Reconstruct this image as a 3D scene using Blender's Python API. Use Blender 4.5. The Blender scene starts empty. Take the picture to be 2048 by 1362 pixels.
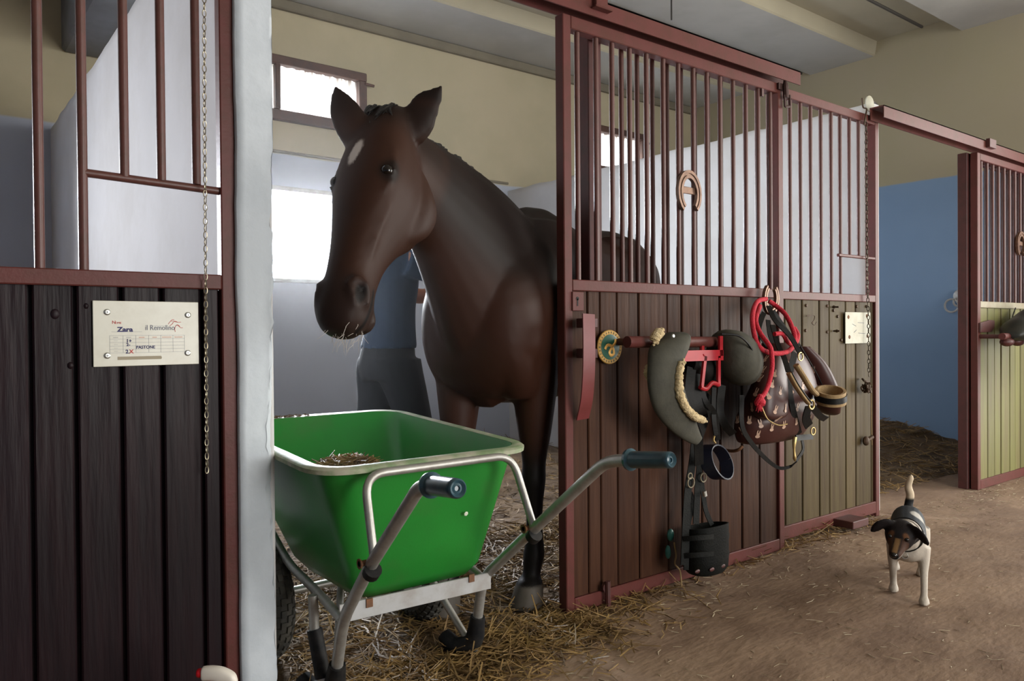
import bpy, bmesh, math, random
import numpy as np
from mathutils import Vector, Matrix, noise as mnoise

random.seed(7); np.random.seed(7)
scene = bpy.context.scene
COL = scene.collection
R = math.radians

# ---------------------------------------------------------------- camera
# world: X runs along the stall fronts, Y into the stalls, Z up, metres; the sliding door's face is Y = 0
CAM = Vector((0.0, -2.13, 1.05))
FPX = 1550.0
yaw, pitch, roll = R(37.7), R(-0.59), R(0.45)
c_fw = Vector((math.sin(yaw)*math.cos(pitch), math.cos(yaw)*math.cos(pitch), math.sin(pitch)))
c_r0 = Vector((math.cos(yaw), -math.sin(yaw), 0.0)); c_u0 = c_r0.cross(c_fw)
c_rt = c_r0*math.cos(roll) - c_u0*math.sin(roll)
c_up = c_rt.cross(c_fw)
cam_d = bpy.data.cameras.new('camera'); cam = bpy.data.objects.new('camera', cam_d); COL.objects.link(cam)
cam_d.sensor_width = 36.0; cam_d.lens = FPX/2048*36.0; cam_d.clip_start = 0.02
m = Matrix((c_rt, c_up, -c_fw)).transposed().to_4x4(); m.translation = CAM
cam.matrix_world = m
scene.camera = cam

# ---------------------------------------------------------------- daylight and exposure
w = bpy.data.worlds.new('overcast_sky'); scene.world = w; w.use_nodes = True
bg = w.node_tree.nodes['Background']
bg.inputs[0].default_value = (0.80, 0.89, 1.0, 1); bg.inputs[1].default_value = 3.0
def area(name, loc, direction, sx, sy, power, col):
    d = bpy.data.lights.new(name, 'AREA'); d.shape = 'RECTANGLE'; d.size = sx; d.size_y = sy
    d.energy = power; d.color = col
    o = bpy.data.objects.new(name, d); COL.objects.link(o); o.location = loc
    o.rotation_euler = Vector(direction).to_track_quat('-Z', 'Z').to_euler()
    return o
# daylight standing in the windows and in two unseen gates of the building
area('daylight_end_gate', (7.6, -2.5, 1.55), (-1, 0, -0.05), 3.2, 2.7, 240, (1.0, 0.93, 0.80))
area('daylight_front_gate', (3.2, -6.4, 1.6), (-0.12, 1, -0.08), 3.0, 2.8, 245, (1.0, 0.95, 0.86))
area('daylight_low_window', (2.33, 4.05, 1.95), (0, -1, -0.25), 1.1, 1.0, 620, (0.88, 0.93, 1.0))
for x in (-1.0, 2.35, 5.74):
    area('daylight_hopper_window', (x, 4.0, 3.0), (0, -1, -0.45), 1.0, 0.75, 65, (0.90, 0.93, 1.0))
area('daylight_low_window_third', (5.74, 4.05, 1.95), (0, -1, -0.25), 1.1, 1.0, 80, (0.84, 0.92, 1.0))
area('daylight_low_window_first', (-1.0, 4.05, 1.95), (0, -1, -0.25), 1.1, 1.0, 520, (0.90, 0.93, 1.0))
vs = scene.view_settings
vs.view_transform = 'Standard'; vs.look = 'None'; vs.gamma = 1.0; vs.use_curve_mapping = False
vs.exposure = 0.0
scene.cycles.max_bounces = 7; scene.cycles.glossy_bounces = 3; scene.cycles.adaptive_threshold = 0.025

# ---------------------------------------------------------------- pixel of the 2048 x 1362 photo -> point on a real plane
def ray(u, v): return c_fw + c_rt*((u-1024)/FPX) - c_up*((v-681)/FPX)
def at(u, v, Y=0.0):
    d = ray(u, v); return CAM + d*((Y-CAM.y)/d.y)
def atX(u, v, X):
    d = ray(u, v); return CAM + d*((X-CAM.x)/d.x)
def atZ(u, v, Z):
    d = ray(u, v); return CAM + d*((Z-CAM.z)/d.z)
def atD(u, v, z): return CAM + ray(u, v)*z

# ---------------------------------------------------------------- materials
MATS = {}
def mat(name, col, rough=0.6, metal=0.0, col2=None, nscale=8.0, stretch=(1,1,1), namt=0.6, bump=0.0, bscale=40.0,
        rand=0.0, spec=0.5, sheen=0.0, attr=None, col3=None, n3scale=2.0, edge=(0.42, 0.62), coat=0.0, trans=0.0):
    if name in MATS: return MATS[name]
    M = bpy.data.materials.new(name); M.use_nodes = True
    nt = M.node_tree; N = nt.nodes; L = nt.links
    b = N['Principled BSDF']
    b.inputs['Roughness'].default_value = rough; b.inputs['Metallic'].default_value = metal
    b.inputs['Specular IOR Level'].default_value = spec
    if sheen: b.inputs['Sheen Weight'].default_value = sheen
    if coat: b.inputs['Coat Weight'].default_value = coat; b.inputs['Coat Roughness'].default_value = 0.2
    if trans: b.inputs['Transmission Weight'].default_value = trans
    geo = N.new('ShaderNodeNewGeometry')
    mp = N.new('ShaderNodeMapping'); mp.inputs['Scale'].default_value = stretch
    L.new(geo.outputs['Position'], mp.inputs['Vector'])
    oi = N.new('ShaderNodeObjectInfo')
    off = N.new('ShaderNodeVectorMath'); off.operation = 'ADD'
    sc_ = N.new('ShaderNodeVectorMath'); sc_.operation = 'SCALE'
    cmb = N.new('ShaderNodeCombineXYZ')
    for k in range(3): L.new(oi.outputs['Random'], cmb.inputs[k])
    L.new(cmb.outputs[0], sc_.inputs[0]); sc_.inputs['Scale'].default_value = 20.0 if rand else 0.0
    L.new(mp.outputs[0], off.inputs[0]); L.new(sc_.outputs[0], off.inputs[1])
    base = None
    if attr:
        a = N.new('ShaderNodeAttribute'); a.attribute_name = attr; base = a.outputs['Color']
    else:
        rgb = N.new('ShaderNodeRGB'); rgb.outputs[0].default_value = (*col, 1); base = rgb.outputs[0]
    def mixin(base, colour, scale, e0, e1, amt, detail=6.0):
        nz = N.new('ShaderNodeTexNoise'); nz.inputs['Scale'].default_value = scale; nz.inputs['Detail'].default_value = detail
        nz.inputs['Roughness'].default_value = 0.62
        L.new(off.outputs[0], nz.inputs['Vector'])
        mr = N.new('ShaderNodeMapRange'); mr.inputs['From Min'].default_value = e0; mr.inputs['From Max'].default_value = e1
        mr.inputs['To Max'].default_value = amt
        L.new(nz.outputs['Fac'], mr.inputs['Value'])
        mx = N.new('ShaderNodeMix'); mx.data_type = 'RGBA'
        L.new(mr.outputs[0], mx.inputs['Factor']); L.new(base, mx.inputs[6]); mx.inputs[7].default_value = (*colour, 1)
        return mx.outputs[2]
    if col2 is not None: base = mixin(base, col2, nscale, edge[0], edge[1], namt)
    if col3 is not None: base = mixin(base, col3, n3scale, 0.5, 0.68, 0.75, 4.0)
    if rand:
        hs = N.new('ShaderNodeHueSaturation')
        mr = N.new('ShaderNodeMapRange'); mr.inputs['To Min'].default_value = 1-rand; mr.inputs['To Max'].default_value = 1+rand
        L.new(oi.outputs['Random'], mr.inputs['Value']); L.new(mr.outputs[0], hs.inputs['Value'])
        L.new(base, hs.inputs['Color']); base = hs.outputs[0]
    L.new(base, b.inputs['Base Color'])
    if bump:
        nz = N.new('ShaderNodeTexNoise'); nz.inputs['Scale'].default_value = bscale; nz.inputs['Detail'].default_value = 5.0
        L.new(off.outputs[0], nz.inputs['Vector'])
        bp = N.new('ShaderNodeBump'); bp.inputs['Strength'].default_value = bump; bp.inputs['Distance'].default_value = 0.01
        L.new(nz.outputs['Fac'], bp.inputs['Height']); L.new(bp.outputs[0], b.inputs['Normal'])
    MATS[name] = M
    return M

M_FRAME = mat('oxide_red_paint', (0.112, 0.029, 0.025), 0.45, spec=0.25, col2=(0.085, 0.028, 0.019), nscale=14, namt=0.7, bump=0.06, bscale=90)
M_FRAMEDK = mat('oxide_red_paint_old', (0.085, 0.022, 0.020), 0.5, col2=(0.05, 0.018, 0.014), nscale=14, bump=0.06, bscale=90)
M_BAR = mat('brown_red_bar_paint', (0.105, 0.035, 0.028), 0.42, col2=(0.075, 0.030, 0.02), nscale=25, bump=0.05, bscale=100)
M_WOODDK = mat('dark_stained_plank', (0.0130, 0.0068, 0.0090), 0.42, spec=0.16, col2=(0.024, 0.0095, 0.0115), nscale=5, stretch=(6, 6, 0.5), bump=0.25, bscale=7, rand=0.25)
M_WOOD = mat('brown_stained_plank', (0.037, 0.0145, 0.0078), 0.5, spec=0.12, col2=(0.066, 0.028, 0.0145), nscale=5, stretch=(6, 6, 0.5), bump=0.25, bscale=7, rand=0.28)
M_WOODLT = mat('weathered_plank', (0.090, 0.066, 0.030), 0.55, spec=0.12, col2=(0.056, 0.033, 0.017), nscale=5, stretch=(6, 6, 0.45), bump=0.25, bscale=7, rand=0.2)
M_WOODGR = mat('greenish_plank', (0.150, 0.145, 0.045), 0.5, spec=0.3, col2=(0.12, 0.09, 0.04), nscale=4, stretch=(5, 5, 0.5), bump=0.2, bscale=7, rand=0.15)
M_STEEL = mat('galvanised_tube', (0.46, 0.45, 0.42), 0.45, 0.7, col2=(0.30, 0.28, 0.25), nscale=18, bump=0.05, bscale=80)
M_STEELFLAT = mat('grey_painted_steel', (0.42, 0.42, 0.42), 0.5, 0.2, col2=(0.28, 0.25, 0.22), nscale=12)
M_SCREW = mat('zinc_screw', (0.6, 0.6, 0.56), 0.35, 0.9)
M_BRASS = mat('worn_brass', (0.55, 0.40, 0.16), 0.35, 0.85, col2=(0.25, 0.17, 0.08), nscale=30)
M_CHAIN = mat('chain_steel', (0.42, 0.38, 0.28), 0.38, 0.8, col2=(0.20, 0.15, 0.09), nscale=40)
M_BLACK = mat('black_rubber', (0.008, 0.008, 0.009), 0.55, spec=0.2, col2=(0.03, 0.027, 0.024), nscale=20, bump=0.1)
M_LEATHER = mat('black_leather', (0.006, 0.0055, 0.005), 0.5, spec=0.15, col2=(0.014, 0.012, 0.010), nscale=18, bump=0.1, bscale=120)
M_RUST = mat('rusty_bolt', (0.20, 0.085, 0.035), 0.7, 0.3, col2=(0.10, 0.05, 0.03), nscale=60)

# ---------------------------------------------------------------- mesh building
class MB:
    def __init__(s): s.v = []; s.f = []; s.mi = []
    def add(s, vs, fs, mi=0):
        o = len(s.v); s.v += [tuple(p) for p in vs]
        for f in fs: s.f.append(tuple(i+o for i in f)); s.mi.append(mi)
        return s
    def box(s, x0, x1, y0, y1, z0, z1, mi=0):
        vs = [(x, y, z) for x in (x0, x1) for y in (y0, y1) for z in (z0, z1)]
        return s.add(vs, [(0,1,3,2),(4,6,7,5),(0,4,5,1),(2,3,7,6),(0,2,6,4),(1,5,7,3)], mi)
    def obox(s, c, ax, ay, az, hx, hy, hz, mi=0):
        c = Vector(c); ax = Vector(ax).normalized()*hx; ay = Vector(ay).normalized()*hy; az = Vector(az).normalized()*hz
        vs = [c+ax*i+ay*j+az*k for i in (-1, 1) for j in (-1, 1) for k in (-1, 1)]
        return s.add(vs, [(0,1,3,2),(4,6,7,5),(0,4,5,1),(2,3,7,6),(0,2,6,4),(1,5,7,3)], mi)
    def tube(s, pts, r, seg=10, closed=False, caps=True, flat=1.0, up=None, mi=0):
        pts = [Vector(p) for p in pts]; n = len(pts)
        rr = r if isinstance(r, (list, tuple)) else [r]*n
        prev = None; rings = []
        for i in range(n):
            a = pts[(i-1) % n] if (closed or i > 0) else pts[i]
            b = pts[(i+1) % n] if (closed or i < n-1) else pts[i]
            t = (b-a)
            if t.length < 1e-9: t = Vector((0, 0, 1))
            t.normalize()
            if up is not None: nrm = Vector(up) - t*Vector(up).dot(t)
            elif prev is None:
                h = Vector((0, 0, 1)) if abs(t.z) < 0.9 else Vector((1, 0, 0)); nrm = h - t*h.dot(t)
            else: nrm = prev - t*prev.dot(t)
            if nrm.length < 1e-6: nrm = t.orthogonal()
            nrm.normalize(); prev = nrm; bn = t.cross(nrm)
            rings.append([pts[i] + nrm*(rr[i]*flat*math.cos(2*math.pi*k/seg)) + bn*(rr[i]*math.sin(2*math.pi*k/seg)) for k in range(seg)])
        vs = [p for q in rings for p in q]; fs = []
        m_ = n if closed else n-1
        for i in range(m_):
            for k in range(seg):
                a = i*seg+k; b = i*seg+(k+1) % seg; c = ((i+1) % n)*seg+(k+1) % seg; d = ((i+1) % n)*seg+k
                fs.append((a, b, c, d))
        if caps and not closed:
            fs.append(tuple(range(seg-1, -1, -1))); fs.append(tuple((n-1)*seg+k for k in range(seg)))
        return s.add(vs, fs, mi)
    def ribbon(s, pts, wid, th, wdir=None, mi=0):
        """flat strap with thickness; wdir = width direction (vector or list)"""
        pts = [Vector(p) for p in pts]; n = len(pts); vs = []
        ww = wid if isinstance(wid, (list, tuple)) else [wid]*n
        for i in range(n):
            a = pts[max(i-1, 0)]; b = pts[min(i+1, n-1)]; t = (b-a).normalized()
            wd = Vector(wdir[i] if isinstance(wdir, list) else wdir); wd = (wd - t*wd.dot(t)).normalized()
            nn = t.cross(wd)
            for (i1, j1) in ((-1, -1), (1, -1), (1, 1), (-1, 1)): vs.append(pts[i] + wd*(i1*ww[i]/2) + nn*(j1*th/2))
        fs = []
        for i in range(n-1):
            for k in range(4): fs.append((i*4+k, i*4+(k+1) % 4, (i+1)*4+(k+1) % 4, (i+1)*4+k))
        fs.append((3, 2, 1, 0)); fs.append(tuple((n-1)*4+k for k in range(4)))
        return s.add(vs, fs, mi)
    def lathe(s, prof, c, axis, seg=20, mi=0):
        """prof: list of (r, h) along axis from c"""
        c = Vector(c); ax = Vector(axis).normalized(); a = ax.orthogonal().normalized(); b = ax.cross(a)
        vs = []; fs = []
        for (r, h) in prof:
            for k in range(seg):
                t = 2*math.pi*k/seg; vs.append(c + ax*h + a*(r*math.cos(t)) + b*(r*math.sin(t)))
        for i in range(len(prof)-1):
            for k in range(seg): fs.append((i*seg+k, i*seg+(k+1) % seg, (i+1)*seg+(k+1) % seg, (i+1)*seg+k))
        fs.append(tuple(range(seg-1, -1, -1))); fs.append(tuple((len(prof)-1)*seg+k for k in range(seg)))
        return s.add(vs, fs, mi)
    def prism(s, poly, direction, depth, mi=0):
        """poly: 3D points of a flat outline, extruded by direction*depth"""
        d = Vector(direction).normalized()*depth; n = len(poly)
        vs = [Vector(p) for p in poly] + [Vector(p)+d for p in poly]
        fs = [tuple(range(n-1, -1, -1)), tuple(range(n, 2*n))] + [(i, (i+1) % n, n+(i+1) % n, n+i) for i in range(n)]
        return s.add(vs, fs, mi)
    def ball(s, c, rx, ry=None, rz=None, seg=14, rings=9, mi=0):
        ry = rx if ry is None else ry; rz = rx if rz is None else rz; c = Vector(c)
        vs = [c + Vector((0, 0, rz))]; fs = []
        for i in range(1, rings):
            p = math.pi*i/rings
            for k in range(seg):
                t = 2*math.pi*k/seg; vs.append(c + Vector((rx*math.sin(p)*math.cos(t), ry*math.sin(p)*math.sin(t), rz*math.cos(p))))
        vs.append(c - Vector((0, 0, rz))); L_ = len(vs)-1
        for k in range(seg):
            fs.append((0, 1+k, 1+(k+1) % seg)); fs.append((L_, L_-seg+(k+1) % seg, L_-seg+k))
        for i in range(rings-2):
            for k in range(seg):
                a = 1+i*seg+k; b = 1+i*seg+(k+1) % seg; fs.append((a, a+seg, b+seg, b))
        return s.add(vs, fs, mi)
    def loft(s, secs, seg=20, sub=4, p=2.0, mi=0, pstart=None):
        """secs: (centre, A axis, rA, B axis, rB+, rB-) ; smooth interpolation along the sections"""
        S = [np.concatenate([np.array(q[0], float), np.array(q[1], float), [q[2]], np.array(q[3], float), [q[4], q[5]]]) for q in secs]
        out = []
        for i in range(len(S)-1):
            p0 = S[max(i-1, 0)]; p1 = S[i]; p2 = S[i+1]; p3 = S[min(i+2, len(S)-1)]
            for k in range(sub):
                t = k/sub
                out.append(0.5*((2*p1)+(-p0+p2)*t+(2*p0-5*p1+4*p2-p3)*t*t+(-p0+3*p1-3*p2+p3)*t**3))
        out.append(S[-1]); vs = []; fs = []
        for q in out:
            c = q[0:3]; A = q[3:6]/np.linalg.norm(q[3:6]); ra = max(q[6], 1e-4); B = q[7:10]/np.linalg.norm(q[7:10])
            for k in range(seg):
                t = 2*math.pi*k/seg; ct = math.cos(t); st = math.sin(t); e = 2.0/p
                x = math.copysign(abs(ct)**e, ct)*ra; y = math.copysign(abs(st)**e, st)*max((q[10] if st > 0 else q[11]), 1e-4)
                vs.append(c + A*x + B*y)
        n = len(out)
        for i in range(n-1):
            for k in range(seg): fs.append((i*seg+k, i*seg+(k+1) % seg, (i+1)*seg+(k+1) % seg, (i+1)*seg+k))
        fs.append(tuple(range(seg-1, -1, -1))); fs.append(tuple((n-1)*seg+k for k in range(seg)))
        return s.add(vs, fs, mi)
    def mesh(s, name, mats, origin=(0, 0, 0), smooth=False):
        me = bpy.data.meshes.new(name); o = Vector(origin)
        me.from_pydata([tuple(Vector(p)-o) for p in s.v], [], s.f); 
        for m_ in (mats if isinstance(mats, (list, tuple)) else [mats]): me.materials.append(m_)
        if any(s.mi): me.polygons.foreach_set('material_index', s.mi)
        bm = bmesh.new(); bm.from_mesh(me); bmesh.ops.recalc_face_normals(bm, faces=bm.faces); bm.to_mesh(me); bm.free()
        if smooth:
            me.polygons.foreach_set('use_smooth', [True]*len(me.polygons))
            me.set_sharp_from_angle(angle=R(38 if smooth is True else smooth))
        me.update(); return me
    def build(s, name, mats, parent=None, smooth=False, bevel=0.0, label=None, origin=None):
        if parent is not None: org = wloc(parent)
        elif origin is not None: org = Vector(origin)
        else:
            a = np.array([tuple(p) for p in s.v]); org = Vector(((a[:,0].min()+a[:,0].max())/2, (a[:,1].min()+a[:,1].max())/2, a[:,2].min()))
        ob = bpy.data.objects.new(name, s.mesh(name, mats, org, smooth)); COL.objects.link(ob)
        if parent is not None: ob.parent = parent; ob.location = (0, 0, 0)
        else: ob.location = org
        if bevel:
            bv = ob.modifiers.new('edge', 'BEVEL'); bv.width = bevel; bv.segments = 1; bv.limit_method = 'ANGLE'
        if label: ob['label'] = label
        return ob
def wloc(o):
    l = Vector(o.location); p = o.parent
    while p is not None: l += Vector(p.location); p = p.parent
    return l
def tag(o, label=None, cat=None, group=None, kind=None):
    if label: o['label'] = label
    if cat: o['category'] = cat
    if group: o['group'] = group
    if kind: o['kind'] = kind
    return o
def thing(name, loc, label, cat, group=None):
    o = bpy.data.objects.new(name, None); COL.objects.link(o); o.location = loc; o.empty_display_size = 0.1
    return tag(o, label, cat, group)
def struct(name, mb, m_, parent=None, smooth=False, bevel=0.0):
    o = mb.build(name, m_, parent, smooth, bevel)
    if parent is None: o['kind'] = 'structure'
    return o
def smooth_path(pts, n=6, closed=False):
    P = [Vector(p) for p in pts]; out = []; L_ = len(P); m_ = L_ if closed else L_-1
    for i in range(m_):
        p0 = P[(i-1) % L_] if (closed or i > 0) else P[0]; p1 = P[i]; p2 = P[(i+1) % L_]; p3 = P[(i+2) % L_] if (closed or i+2 < L_) else P[-1]
        for k in range(n):
            t = k/n; out.append(0.5*((2*p1)+(p2-p0)*t+(2*p0-5*p1+4*p2-p3)*t*t+(3*p1-p0-3*p2+p3)*t**3))
    if not closed: out.append(P[-1])
    return out
def fillet(pts, r, n=5):
    """polyline with rounded corners, as a bent pipe"""
    P = [Vector(p) for p in pts]; out = [P[0]]
    for i in range(1, len(P)-1):
        a = (P[i-1]-P[i]); b = (P[i+1]-P[i]); d = min(r, a.length*0.45, b.length*0.45)
        s_ = P[i]+a.normalized()*d; e = P[i]+b.normalized()*d
        for k in range(n+1):
            t = k/n; out.append(s_*(1-t)**2+P[i]*2*t*(1-t)+e*t*t)
    out.append(P[-1]); return out
def fuse(parts, voxel, smooth_iter=6, factor=0.5):
    """join closed lofts into one continuous skin, returns a mesh in world coordinates"""
    tmp = bpy.data.objects.new('tmp', parts.mesh('tmp', [])); COL.objects.link(tmp)
    rm = tmp.modifiers.new('r', 'REMESH'); rm.mode = 'VOXEL'; rm.voxel_size = voxel
    sm = tmp.modifiers.new('s', 'SMOOTH'); sm.iterations = smooth_iter; sm.factor = factor
    bpy.context.view_layer.update()
    dg = bpy.context.evaluated_depsgraph_get()
    me = bpy.data.meshes.new_from_object(tmp.evaluated_get(dg))
    bpy.data.objects.remove(tmp, do_unlink=True)
    return me
def skin_object(name, me, m_, parent, colour=None):
    """place a fused mesh under its thing; colour(numpy verts)->rgb per vertex"""
    co = np.empty(len(me.vertices)*3); me.vertices.foreach_get('co', co); co = co.reshape(-1, 3)
    if colour is not None:
        nr = np.empty(len(me.vertices)*3); me.vertices.foreach_get('normal', nr)
        c = colour(co, nr.reshape(-1, 3)); a = me.color_attributes.new('coat', 'FLOAT_COLOR', 'POINT')
        a.data.foreach_set('color', np.concatenate([c, np.ones((len(c), 1))], 1).astype(np.float32).ravel())
    co2 = co - np.array(wloc(parent)); me.vertices.foreach_set('co', co2.ravel())
    me.polygons.foreach_set('use_smooth', [True]*len(me.polygons)); me.materials.clear(); me.materials.append(m_); me.update()
    o = bpy.data.objects.new(name, me); COL.objects.link(o); o.parent = parent
    return o
def vnoise(x, y, z=0.0, s=1.0, oct=3):
    return mnoise.fractal(Vector((x*s, y*s, z*s)), 1.0, 2.0, oct)

# ================================================================ THE SETTING
def two_tone(name, upper, lower, zsplit, up2, lo2):
    """painted plaster: a lower coat up to zsplit, another above it"""
    M = mat(name, upper, 0.85, col2=up2, nscale=1.3, namt=0.55, bump=0.12, bscale=9)
    nt = M.node_tree; N = nt.nodes; L = nt.links; b = N['Principled BSDF']
    src = b.inputs['Base Color'].links[0].from_socket
    geo = N.new('ShaderNodeNewGeometry'); sp = N.new('ShaderNodeSeparateXYZ'); L.new(geo.outputs['Position'], sp.inputs[0])
    nz = N.new('ShaderNodeTexNoise'); nz.inputs['Scale'].default_value = 2.5; L.new(geo.outputs['Position'], nz.inputs['Vector'])
    ma = N.new('ShaderNodeMath'); ma.operation = 'MULTIPLY_ADD'; ma.inputs[1].default_value = 0.03; L.new(nz.outputs['Fac'], ma.inputs[0]); L.new(sp.outputs['Z'], ma.inputs[2])
    mr = N.new('ShaderNodeMapRange'); mr.inputs['From Min'].default_value = zsplit+0.01; mr.inputs['From Max'].default_value = zsplit+0.025
    L.new(ma.outputs[0], mr.inputs['Value'])
    n2 = N.new('ShaderNodeTexNoise'); n2.inputs['Scale'].default_value = 1.7; n2.inputs['Detail'].default_value = 6; L.new(geo.outputs['Position'], n2.inputs['Vector'])
    low = N.new('ShaderNodeMix'); low.data_type = 'RGBA'; L.new(n2.outputs['Fac'], low.inputs['Factor'])
    low.inputs[6].default_value = (*lower, 1); low.inputs[7].default_value = (*lo2, 1)
    mx = N.new('ShaderNodeMix'); mx.data_type = 'RGBA'; L.new(mr.outputs[0], mx.inputs['Factor'])
    L.new(low.outputs[2], mx.inputs[6]); L.new(src, mx.inputs[7]); L.new(mx.outputs[2], b.inputs['Base Color'])
    return M
M_WALLBACK = two_tone('stall_back_wall_paint', (0.47, 0.41, 0.28), (0.47, 0.51, 0.60), 2.40, (0.38, 0.34, 0.22), (0.39, 0.43, 0.52))
M_WALLEND = two_tone('end_wall_paint', (0.37, 0.32, 0.22), (0.22, 0.33, 0.50), 2.35, (0.36, 0.32, 0.20), (0.17, 0.27, 0.43))
M_WHITE = mat('whitewashed_plaster', (0.60, 0.59, 0.59), 0.85, col2=(0.50, 0.48, 0.46), nscale=1.6, namt=0.6, bump=0.15, bscale=14)
M_POST = mat('whitewashed_wall_end', (0.56, 0.60, 0.64), 0.8, col2=(0.46, 0.50, 0.54), nscale=5, namt=0.6, bump=0.2, bscale=22)
M_CEIL = mat('ceiling_plaster', (0.42, 0.38, 0.28), 0.9, col2=(0.34, 0.31, 0.23), nscale=1.2, bump=0.1, bscale=10)
M_RIB = mat('ceiling_rib_plaster', (0.43, 0.42, 0.39), 0.9, col2=(0.34, 0.33, 0.30), nscale=1.5, bump=0.1, bscale=10)
M_BEAM = mat('grey_concrete_beam', (0.17, 0.17, 0.17), 0.9, col2=(0.10, 0.095, 0.09), nscale=2, bump=0.1, bscale=14)

# --- floor: trodden earth, one continuous surface
M_FLOOR = mat('trodden_earth', (0.215, 0.135, 0.082), 0.95, col2=(0.140, 0.080, 0.046), nscale=3.0, stretch=(0.7, 1.5, 1), namt=0.9, bump=0.5, bscale=26, col3=(0.30, 0.20, 0.125), n3scale=1.1, edge=(0.40, 0.64))
def floor_z(x, y):
    return 0.010*vnoise(x, y, 0, 1.1) + 0.006*vnoise(x*1.2+5, y*3.0, 0, 5.0)
def grid(x0, x1, y0, y1, n, k, zf):
    vs = []; fs = []
    for j in range(k+1):
        for i in range(n+1):
            x = x0+(x1-x0)*i/n; y = y0+(y1-y0)*j/k; vs.append((x, y, zf(x, y)))
    for j in range(k):
        for i in range(n):
            a = j*(n+1)+i; fs.append((a, a+1, a+n+2, a+n+1))
    return vs, fs
vs_, fs_ = grid(-5.0, 8.2, -7.0, 3.6, 260, 210, floor_z)
fl = struct('floor', MB().add(vs_, fs_), M_FLOOR, smooth=True)

# --- back wall with its window openings
WIN = []   # (x0, x1, z0, z1)
for dx in (-3.40, 0.0, 3.27):
    WIN.append((1.90+dx, 2.80+dx, 1.46, 2.16)); WIN.append((2.06+dx, 2.90+dx, 2.66, 3.13))
mb = MB(); xs = [-5.0]
for dx in (-3.40, 0.0, 3.27): xs += [1.90+dx, 2.06+dx, 2.80+dx, 2.90+dx]
xs.append(7.3); zs = [-0.05, 1.46, 2.16, 2.66, 3.13, 4.0]
for i in range(len(xs)-1):
    for j in range(len(zs)-1):
        cx = (xs[i]+xs[i+1])/2; cz = (zs[j]+zs[j+1])/2
        if not any(a < cx < b and c < cz < d for (a, b, c, d) in WIN): mb.box(xs[i], xs[i+1], 3.54, 3.78, zs[j], zs[j+1])
struct('wall_back', mb, M_WALLBACK)

# --- end wall of the building with the gate opening, the opposite wall with its gate, the far left wall
struct('wall_right', MB().box(7.0, 7.25, -0.7, 3.78, -0.05, 4.0).box(7.0, 7.25, -7.0, -4.3, -0.05, 4.0).box(7.0, 7.25, -4.3, -0.7, 3.05, 4.0), M_WALLEND)
struct('wall_front', MB().box(-5.0, 1.6, -6.2, -5.95, -0.05, 4.0).box(4.8, 7.0, -6.2, -5.95, -0.05, 4.0).box(1.6, 4.8, -6.2, -5.95, 3.05, 4.0), M_WALLEND)
struct('wall_left', MB().box(-5.25, -5.0, -6.2, 3.78, -0.05, 4.0), M_WALLEND)

# --- ceiling with cast ribs running along the barn
ceil_ = struct('ceiling', MB().box(-5.0, 7.25, -6.2, 3.78, 3.685, 4.0), M_CEIL)
for k in range(7):
    y0 = 2.85-1.39*k; y1 = min(y0+0.66, 3.54)
    c = 0.012
    mb = MB(); prof = [(y0-.02, 3.69), (y0, 3.555+c), (y0+c, 3.555), (y1-c, 3.555), (y1, 3.555+c), (y1+.02, 3.69)]
    mb.prism([(-5.0, y, z) for y, z in prof], (1, 0, 0), 12.0)
    mb.mi[2] = mb.mi[3] = mb.mi[5] = mb.mi[6] = 1
    mb.build('ceiling_rib', [M_RIB, M_CEIL], ceil_)
MB().box(0.77, 1.20, 0.35, 3.54, 2.86, 3.57).build('cross_beam', M_BEAM, ceil_, bevel=0.02)

M_TRIMW = mat('dark_plaster_trim', (0.20, 0.175, 0.125), 0.9, col2=(0.14, 0.12, 0.085), nscale=3)
struct('wall_top_band', MB().box(-5.0, 7.0, 3.49, 3.54, 3.478, 3.555), M_TRIMW, bevel=0.01)  # strip added to give the top of the back wall its dark band
struct('trim_2', MB().box(0.80, 4.345, 3.52, 3.54, 2.408, 2.428), M_TRIMW, bevel=0.004)
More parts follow.
